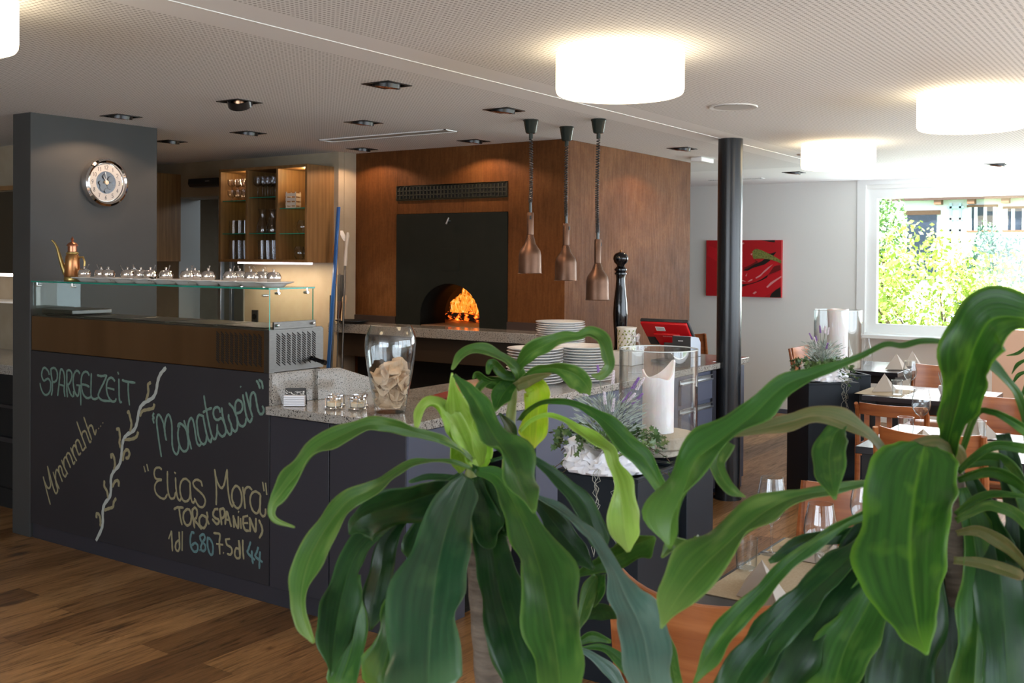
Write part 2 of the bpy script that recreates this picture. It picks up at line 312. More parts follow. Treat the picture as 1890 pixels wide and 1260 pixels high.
CHALK={"spargelzeit":["green chalk word SPARGELZEIT","green",0.0105,[[[5.4403,0.9518],[5.4472,0.9682],[5.4671,0.9815],[5.4853,0.9868],[5.5042,0.9774],[5.5156,0.9473],[5.5069,0.925],[5.4897,0.9132],[5.4584,0.9268],[5.4386,0.9218],[5.4255,0.9017],[5.4288,0.8658],[5.444,0.8452],[5.4724,0.8332],[5.4981,0.8409],[5.5182,0.8622],[5.5315,0.8939]],[[5.4186,0.8375],[5.4085,0.8674],[5.4103,0.9189],[5.42,0.9506],[5.4235,0.9827]],[[5.4235,0.9827],[5.4077,0.9895],[5.3881,0.9915],[5.3685,0.9799],[5.3601,0.9579],[5.3655,0.9286],[5.3907,0.9123],[5.4103,0.9157]],[[5.3569,0.8408],[5.3487,0.8784],[5.3405,0.924],[5.3351,0.9628],[5.3252,0.9892],[5.3047,0.9809],[5.292,0.953],[5.2908,0.9148],[5.295,0.8761],[5.2878,0.8415]],[[5.3404,0.9031],[5.2962,0.8984]],[[5.2631,0.8403],[5.2687,0.8781],[5.2689,0.9291],[5.269,0.9817]],[[5.269,0.9817],[5.2499,0.9893],[5.2281,0.9812],[5.2199,0.9612],[5.2307,0.9319],[5.2497,0.9114],[5.2606,0.9074],[5.2469,0.8798],[5.2332,0.8586],[5.2142,0.8474],[5.2034,0.8546],[5.2061,0.8734]],[[5.1474,0.9772],[5.1608,0.9889],[5.1822,0.9891],[5.201,0.9688],[5.209,0.9334],[5.2024,0.8927],[5.1872,0.8654],[5.1657,0.8529],[5.155,0.8743],[5.1498,0.9125]],[[5.1739,0.9113],[5.1285,0.9109]],[[5.1471,0.9095],[5.139,0.8692],[5.1361,0.8065]],[[5.06,0.9738],[5.0758,0.9883],[5.0995,0.9899],[5.1234,0.9741],[5.1339,0.9388],[5.1284,0.8952],[5.1124,0.865],[5.0832,0.8486],[5.0543,0.8525],[5.0386,0.8647]],[[5.1232,0.9192],[5.0914,0.9184],[5.0598,0.9114]],[[5.0401,0.983],[5.043,0.9298],[5.0429,0.8706],[5.0282,0.85],[5.0021,0.849],[4.9814,0.8569]],[[4.9844,0.979],[4.951,0.9767],[4.9075,0.9828],[4.9075,0.9736],[4.9303,0.9411],[4.9558,0.9084],[4.9763,0.8759],[4.9685,0.8579],[4.9351,0.8468],[4.869,0.8492]],[[4.8317,0.959],[4.8493,0.9715],[4.8695,0.9732],[4.8922,0.9593],[4.9038,0.9308],[4.8996,0.8943],[4.8817,0.865],[4.8539,0.8489],[4.8288,0.8525],[4.8188,0.8655]],[[4.892,0.9179],[4.8365,0.9129]],[[4.8044,1.0066],[4.7994,0.9978]],[[4.7953,0.9708],[4.7941,0.9268],[4.7929,0.8783],[4.7839,0.8517],[4.7715,0.8527]],[[4.7645,0.9684],[4.73,0.9634],[4.657,0.9627]],[[4.7144,0.96],[4.7152,0.9207],[4.7101,0.879],[4.7041,0.8433]]]],"mmmmhh":["yellow chalk word Mmmmhh with three dots","yellow",0.0095,[[[5.4279,0.2202],[5.4587,0.2819],[5.4974,0.3649]],[[5.4974,0.3649],[5.478,0.3321],[5.4472,0.3075],[5.4244,0.3258],[5.4359,0.3682],[5.4552,0.4294]],[[5.4552,0.4294],[5.4283,0.3779],[5.4015,0.3244],[5.3749,0.2887],[5.3561,0.3086],[5.3751,0.354]],[[5.3411,0.3193],[5.3751,0.3627],[5.3995,0.4033]],[[5.3751,0.3627],[5.3752,0.4063],[5.3602,0.4233],[5.3376,0.4022],[5.3113,0.3643]],[[5.3414,0.4061],[5.3452,0.4404],[5.3228,0.443],[5.304,0.4063],[5.2817,0.394],[5.2706,0.4105]],[[5.2595,0.4118],[5.293,0.4466],[5.3169,0.4805]],[[5.293,0.4466],[5.2968,0.485],[5.2783,0.5023],[5.256,0.4811],[5.2339,0.4515]],[[5.2597,0.4807],[5.2709,0.5139],[5.2525,0.5289],[5.2304,0.5142],[5.2046,0.4743],[5.1901,0.4888]],[[5.1756,0.4948],[5.2048,0.5256],[5.232,0.5591]],[[5.2048,0.5256],[5.2122,0.5591],[5.194,0.5782],[5.1758,0.5588],[5.154,0.5314],[5.136,0.5419]],[[5.1758,0.5631],[5.1832,0.5964],[5.1614,0.6107],[5.1397,0.5883],[5.118,0.5587],[5.0966,0.5759]],[[5.1726,0.7085],[5.1327,0.6443],[5.0859,0.575]],[[5.1255,0.6407],[5.1184,0.6584],[5.0933,0.6652],[5.0754,0.6416],[5.054,0.6101],[5.042,0.6177]],[[5.1079,0.74],[5.0756,0.6881],[5.0364,0.6267]],[[5.0649,0.6807],[5.0543,0.6986],[5.0331,0.7006],[5.019,0.6768],[5.0048,0.6572],[4.9944,0.6834]],[[4.9735,0.6926],[4.9728,0.6918]],[[4.9548,0.707],[4.9541,0.7062]],[[4.9355,0.7268],[4.9348,0.7256]]]],"asparagus_stalk":["white chalk asparagus stalk","white",0.0165,[[[4.4066,1.0557],[4.4487,1.0207],[4.4704,0.9807],[4.4824,0.9335],[4.5092,0.8966],[4.571,0.8682],[4.6084,0.8416],[4.6272,0.8047],[4.6396,0.7564],[4.6648,0.7147],[4.7222,0.6852],[4.7544,0.6541],[4.7672,0.609],[4.7735,0.5605],[4.7929,0.5143],[4.8387,0.4768],[4.8623,0.4377],[4.8622,0.3895],[4.8713,0.3399],[4.9178,0.2931],[4.9351,0.2502],[4.9336,0.1936],[4.9469,0.151],[4.9914,0.087]]]],"asparagus_leaves":["yellow chalk tips along the asparagus","yellow",0.014,[[[4.528,0.9726],[4.549,0.9594],[4.5464,0.9208],[4.5648,0.8804]],[[4.4968,0.8628],[4.509,0.8424],[4.5584,0.8303],[4.5958,0.8192],[4.6145,0.7941]],[[4.7201,0.8003],[4.7098,0.8067],[4.6969,0.7747],[4.6866,0.7441],[4.6966,0.7036]],[[4.8132,0.704],[4.7936,0.7059],[4.7843,0.663],[4.7894,0.6385],[4.7802,0.6116]],[[4.6305,0.7063],[4.6456,0.6812],[4.6837,0.6654],[4.7415,0.6555]],[[4.7605,0.546],[4.7477,0.5873],[4.7219,0.606],[4.7026,0.5883],[4.7153,0.5631],[4.7321,0.5612]],[[4.8588,0.5468],[4.8615,0.5625],[4.8416,0.5608],[4.8283,0.5222],[4.8348,0.4853]],[[4.9209,0.4142],[4.9208,0.3859],[4.898,0.3646],[4.8885,0.3295]],[[4.8489,0.3952],[4.8253,0.4263],[4.7965,0.43],[4.7951,0.4062]],[[4.8184,0.3351],[4.8381,0.3123],[4.8446,0.2873],[4.8777,0.2745],[4.9177,0.2591]],[[4.9918,0.2094],[4.9878,0.2303],[4.9647,0.2256],[4.9552,0.1985],[4.9551,0.17]]]],"monatswein":["green chalk word Monatswein in quotation marks","green",0.0105,[[[4.5012,0.8171],[4.5095,0.8022],[4.4983,0.7926],[4.5095,0.788],[4.501,0.7676]],[[4.4389,0.6029],[4.453,0.6559],[4.4672,0.7179],[4.4775,0.7733],[4.4731,0.802],[4.462,0.8136],[4.4453,0.8045],[4.4258,0.7782],[4.4146,0.7442],[4.409,0.7168],[4.3995,0.6897]],[[4.4118,0.727],[4.412,0.7655],[4.4011,0.8016],[4.3848,0.8206],[4.3683,0.8081],[4.3562,0.7709],[4.3543,0.7153],[4.3513,0.6669],[4.3376,0.637],[4.3186,0.627],[4.3052,0.6406],[4.2973,0.6761]],[[4.2924,0.7701],[4.3085,0.7686],[4.2978,0.7834],[4.271,0.7791],[4.2443,0.7576],[4.2335,0.7277],[4.227,0.694],[4.2332,0.6624],[4.2571,0.6477],[4.2811,0.6571],[4.3001,0.6862],[4.3083,0.727],[4.3031,0.7587]],[[4.2604,0.8008],[4.2443,0.7679],[4.2229,0.715],[4.2042,0.6673]],[[4.2283,0.742],[4.2285,0.7832],[4.2128,0.8173],[4.1944,0.8138],[4.1811,0.7809],[4.1704,0.7341],[4.1598,0.7011],[4.1415,0.6894],[4.1286,0.7044]],[[4.1112,0.8352],[4.1293,0.8403],[4.15,0.8384],[4.1629,0.81],[4.1575,0.7696],[4.1469,0.7297],[4.1286,0.7044],[4.1079,0.6998],[4.0926,0.715],[4.0876,0.7426]],[[4.1138,0.8332],[4.1033,0.7952],[4.0876,0.7494],[4.0721,0.7239],[4.0568,0.7171],[4.0518,0.7362]],[[4.1091,0.937],[4.1012,0.9004],[4.0882,0.8576],[4.0725,0.8049],[4.057,0.7626],[4.0416,0.7372],[4.0239,0.7357],[4.0114,0.7638],[4.0106,0.8058]],[[4.1139,0.857],[4.0857,0.8713],[4.0525,0.8827]],[[3.9893,0.8681],[3.9969,0.8858],[4.0146,0.891],[4.0347,0.8792],[4.0397,0.8552],[4.0269,0.8328],[4.0042,0.8299],[3.9816,0.8404],[3.9666,0.8284],[3.9515,0.8032],[3.9488,0.7735],[3.9687,0.7531],[3.9912,0.7592],[4.0064,0.7744]],[[3.9779,0.8891],[3.9717,0.8546],[3.9565,0.816],[3.9414,0.7842],[3.9191,0.7665],[3.9068,0.781],[3.9094,0.8139],[3.9269,0.8421],[3.928,0.8619]],[[3.9094,0.8073],[3.8921,0.7891],[3.8774,0.7872],[3.8653,0.8082],[3.8679,0.8476],[3.8828,0.8759],[3.8976,0.8978],[3.9248,0.9153]],[[3.8681,0.874],[3.8438,0.8827],[3.8294,0.9037],[3.8368,0.9294],[3.8635,0.937],[3.8805,0.9158],[3.8779,0.8764],[3.8655,0.8445],[3.8532,0.8226],[3.8289,0.8151],[3.8097,0.83],[3.805,0.8534]],[[3.8273,0.9646],[3.8174,0.9244],[3.8075,0.8827],[3.7954,0.8543],[3.7761,0.8414],[3.7619,0.8607]],[[3.8056,0.9778],[3.791,0.9365],[3.7716,0.8924],[3.7596,0.8674]],[[3.7741,0.9118],[3.7744,0.9574],[3.7602,0.9814],[3.7435,0.9762],[3.7339,0.9445],[3.7243,0.9096],[3.71,0.8865],[3.6912,0.8882],[3.682,0.9068],[3.6914,0.9221]],[[3.8435,1.0028],[3.8425,1.0019]],[[3.7321,1.0387],[3.7202,1.0266],[3.7106,1.0063]],[[3.7156,1.0438],[3.6967,1.0348],[3.6895,1.0063]]]],"elias_mora":["yellow chalk words Elias Mora in quotation marks","yellow",0.0095,[[[4.5809,0.5332],[4.5695,0.5088]],[[4.5562,0.5469],[4.5457,0.5173]],[[4.4369,0.5365],[4.4551,0.5436],[4.4844,0.5354],[4.4968,0.5107],[4.4842,0.4844],[4.4352,0.4836],[4.4694,0.4723],[4.4914,0.444],[4.4839,0.4125],[4.4545,0.3933],[4.4145,0.3895],[4.3893,0.4159]],[[4.3898,0.5307],[4.3896,0.4756],[4.3822,0.426],[4.3641,0.3987],[4.3356,0.4048],[4.3251,0.4337]],[[4.3326,0.5331],[4.3255,0.5294]],[[4.3254,0.5066],[4.3216,0.4569],[4.3108,0.4128],[4.2931,0.397],[4.279,0.4125]],[[4.2131,0.4982],[4.2445,0.5122],[4.2724,0.5019],[4.2899,0.4702],[4.2862,0.4298],[4.2649,0.4009],[4.2335,0.4029],[4.2128,0.4306],[4.2131,0.4982],[4.2095,0.4536],[4.2024,0.414],[4.1885,0.4002],[4.1748,0.4133]],[[4.1205,0.4921],[4.1308,0.5131],[4.165,0.5178],[4.189,0.5012],[4.1786,0.4801],[4.1408,0.4627],[4.1101,0.4445],[4.0965,0.4196],[4.1133,0.3905],[4.1473,0.3902],[4.1783,0.4218]],[[4.0162,0.4153],[4.0145,0.475],[4.0201,0.5405],[4.0283,0.5836]],[[4.0283,0.5836],[4.0135,0.5369],[3.9836,0.5011],[3.9607,0.5173],[3.9478,0.5583],[3.9382,0.5945]],[[3.9382,0.5945],[3.9347,0.5425],[3.9279,0.4866],[3.9147,0.4404],[3.8984,0.4231],[3.8888,0.444]],[[3.8764,0.526],[3.8988,0.4992],[3.9018,0.4596],[3.8823,0.4275],[3.8566,0.4203],[3.8344,0.4472],[3.8347,0.4904],[3.8539,0.5203],[3.8764,0.526]],[[3.8253,0.524],[3.8155,0.4714],[3.8089,0.4271]],[[3.8156,0.4929],[3.8063,0.52],[3.7843,0.5315],[3.7623,0.5215]],[[3.7062,0.5076],[3.7373,0.5163],[3.7653,0.4997],[3.7745,0.4641],[3.7555,0.4239],[3.7243,0.4156],[3.7059,0.4523],[3.7031,0.5059],[3.7059,0.4523],[3.7026,0.4187],[3.6841,0.4066],[3.6688,0.4194],[3.6677,0.4429]],[[3.6881,0.5653],[3.6786,0.5283]],[[3.6684,0.5635],[3.6602,0.5138]]]],"toro_spanien":["yellow chalk line TORO (SPANIEN)","yellow",0.0105,[[[4.3353,0.3478],[4.307,0.3609],[4.2648,0.3646]],[[4.2964,0.3601],[4.2892,0.3202],[4.2749,0.2792]],[[4.2368,0.3618],[4.2612,0.3379],[4.261,0.3017],[4.2364,0.2805],[4.2087,0.2959],[4.202,0.333],[4.216,0.3603],[4.2368,0.3618]],[[4.1952,0.3632],[4.1881,0.3215],[4.1776,0.2781]],[[4.1952,0.3632],[4.1746,0.3774],[4.1574,0.3619],[4.1641,0.3295],[4.1812,0.318],[4.1537,0.2997],[4.1263,0.2793]],[[4.1199,0.3494],[4.1402,0.3286],[4.1366,0.2978],[4.1094,0.2863],[4.0892,0.3094],[4.0894,0.3405],[4.1199,0.3494]],[[4.0848,0.3679],[4.0793,0.3465],[4.0826,0.3326],[4.069,0.3125]],[[4.0028,0.3951],[4.026,0.3896],[4.0392,0.3656],[4.0258,0.3499],[3.9993,0.345],[3.9959,0.3323],[4.0124,0.321],[4.0424,0.3386]],[[3.9896,0.3948],[3.9829,0.3606],[3.9761,0.3243]],[[3.9896,0.3948],[3.9634,0.4029],[3.9535,0.3868],[3.9599,0.364],[3.9795,0.3523]],[[3.9499,0.3304],[3.9436,0.3751],[3.9372,0.3914],[3.924,0.3649],[3.9076,0.3259]],[[3.9435,0.3533],[3.9207,0.3544]],[[3.8917,0.3783],[3.8883,0.3484],[3.8869,0.3247]],[[3.8885,0.3701],[3.869,0.3339],[3.8561,0.3294],[3.8564,0.3792]],[[3.8552,0.4032],[3.854,0.4025]],[[3.8404,0.3729],[3.837,0.328]],[[3.8214,0.3843],[3.8212,0.3498],[3.8084,0.3237],[3.7831,0.3233]],[[3.8214,0.3843],[3.7898,0.3932]],[[3.8181,0.3546],[3.7896,0.3589]],[[3.7772,0.3865],[3.7739,0.3569],[3.7737,0.3226]],[[3.774,0.3827],[3.7551,0.3512],[3.7362,0.3263],[3.7333,0.3588],[3.7335,0.3886]],[[3.7117,0.3833],[3.693,0.3563],[3.6898,0.3313],[3.7082,0.3029]]]],"one_decilitre":["yellow chalk volume 1dl","yellow",0.0095,[[[4.3775,0.1925],[4.3562,0.2325]],[[4.3562,0.2325],[4.3524,0.1827],[4.3486,0.1352]],[[4.2992,0.1958],[4.3204,0.1787],[4.3238,0.1508],[4.306,0.14],[4.292,0.1605],[4.2935,0.1967],[4.2959,0.2396],[4.292,0.1605]],[[4.2712,0.2434],[4.2722,0.1502]]]],"seven_five":["yellow chalk volume 7.5dl","yellow",0.0095,[[[4.0321,0.2738],[3.989,0.2739],[3.9921,0.236],[3.9885,0.1794]],[[4.0119,0.224],[3.9657,0.2271]],[[3.9623,0.1881],[3.9609,0.1875]],[[3.9463,0.2565],[3.917,0.2634]],[[3.9463,0.2565],[3.9363,0.2318],[3.9071,0.2235],[3.9005,0.2028],[3.9134,0.1876],[3.9329,0.1887]],[[3.846,0.2248],[3.8716,0.225],[3.8811,0.1973],[3.8682,0.1799],[3.8458,0.1859],[3.8428,0.2254],[3.8526,0.2671],[3.8426,0.1864]],[[3.824,0.2717],[3.8237,0.2285],[3.8171,0.1843]]]],"price_glass":["blue green chalk price 6.80","blue",0.0105,[[[4.1809,0.2507],[4.1981,0.2502],[4.2098,0.2191],[4.2047,0.1793],[4.1805,0.1586],[4.1565,0.167],[4.1532,0.1922],[4.1738,0.2023],[4.2013,0.1844]],[[4.136,0.1735],[4.1346,0.1729]],[[4.1194,0.2535],[4.1363,0.2397],[4.126,0.219],[4.0988,0.2055],[4.0953,0.1838],[4.1156,0.1715],[4.1293,0.1872],[4.1158,0.2161],[4.099,0.2367],[4.1058,0.2534],[4.1194,0.2535]],[[4.0788,0.2443],[4.0786,0.2043],[4.0616,0.1672],[4.0416,0.1705],[4.0398,0.2107],[4.0586,0.2386],[4.0788,0.2443]]]],"price_bottle":["blue green chalk price 44","blue",0.0105,[[[3.7703,0.2716],[3.7827,0.2396],[3.7889,0.217],[3.7417,0.1928]],[[3.7607,0.2303],[3.7593,0.2005],[3.7529,0.1737]],[[3.7172,0.2546],[3.7264,0.2317],[3.7356,0.2088],[3.6891,0.1911]],[[3.7047,0.2353],[3.7076,0.1965],[3.7092,0.1578]]]]}
CHILLI=[["dark_gap",[[4.2517,1.5168],[4.1701,1.5534],[4.1094,1.5864],[4.0423,1.6127],[4.0091,1.6387],[3.9292,1.6391],[3.9688,1.6068],[4.0086,1.5807],[4.0755,1.5608],[4.1428,1.5407],[4.1969,1.5109],[4.2242,1.5106]]],["dark_gap",[[4.0546,1.8398],[3.8947,1.839],[3.8978,1.8153],[3.9575,1.822],[4.0109,1.8319]]],["dark_gap",[[4.0098,1.7063],[3.943,1.6968],[3.877,1.7161],[3.9097,1.6744],[3.9562,1.6871]]],["dark_gap",[[3.9453,1.2376],[3.9257,1.2734],[3.8863,1.3064],[3.8307,1.3428],[3.8263,1.2324],[3.9452,1.2293]]],["dark_gap",[[4.3052,1.3657],[4.2092,1.3643],[4.1075,1.3889],[4.0339,1.4257],[3.9675,1.4718],[3.9805,1.4394],[4.0404,1.4095],[4.1075,1.3824],[4.1955,1.358],[4.2774,1.3303],[4.3048,1.3232]]],["dark_red",[[4.307,1.5586],[4.2107,1.527],[4.1431,1.5666],[4.0759,1.606],[4.1234,1.6381],[4.1029,1.6123],[4.1703,1.5729],[4.245,1.5396],[4.3073,1.5848]]],["dark_red",[[3.9674,1.4653],[3.902,1.5624],[3.8362,1.5758],[3.8291,1.5248],[3.8882,1.4985],[3.9409,1.4786]]],["bright_red",[[4.3064,1.4932],[4.2105,1.5042],[4.109,1.541],[4.0085,1.5743],[3.9422,1.6134],[3.8893,1.6169],[3.8561,1.5948],[3.8757,1.5754],[3.9217,1.5494],[3.9478,1.5042],[3.994,1.4585],[4.0539,1.4189],[4.1279,1.3918],[4.2092,1.3708],[4.3053,1.3722]]],["bright_red",[[4.3048,1.3167],[4.209,1.3415],[4.1075,1.3792],[4.0337,1.4063],[3.954,1.4591],[3.8749,1.4955],[3.8291,1.5248],[3.8221,1.4738],[3.8275,1.3588],[3.8995,1.3061],[3.9721,1.2595],[4.0186,1.2325],[4.304,1.2316]]],["stem",[[4.1445,1.719],[4.1177,1.745],[4.0907,1.7482],[4.0435,1.732],[3.9764,1.7031],[3.9229,1.6776],[3.8235,1.6237],[3.8232,1.5918],[3.8761,1.6138],[3.9424,1.6326],[4.0091,1.6419],[4.0762,1.6416],[4.1302,1.638],[4.1406,1.6639]]],["highlight",[[4.3056,1.4082],[4.2506,1.4078],[4.2094,1.3903],[4.2505,1.3961],[4.3055,1.3964]]],["highlight",[[4.1992,1.3872],[4.1688,1.4138],[4.1417,1.424],[4.1449,1.4077],[4.1788,1.3941]]],["highlight",[[4.108,1.4374],[4.0544,1.4706],[4.0013,1.5228],[3.9616,1.5554],[3.9154,1.5828],[3.9417,1.5556],[3.9812,1.5166],[4.0144,1.4905],[4.0542,1.4512],[4.1011,1.4246]]],["highlight",[[3.9862,1.3396],[3.9401,1.3887],[3.8874,1.4217],[3.822,1.461],[3.8218,1.4451],[3.8741,1.4091],[3.9266,1.3697],[3.9728,1.3302]]],["highlight",[[4.1402,1.2683],[4.1066,1.2918],[4.0897,1.2824],[4.1198,1.259]]],["highlight",[[4.2681,1.807],[4.2476,1.8167],[4.2372,1.8036],[4.2543,1.7939]]],["highlight",[[4.168,1.6898],[4.1444,1.7028],[4.1509,1.6769]]],["highlight",[[4.2237,1.4552],[4.2001,1.4848],[4.21,1.4489]]]]
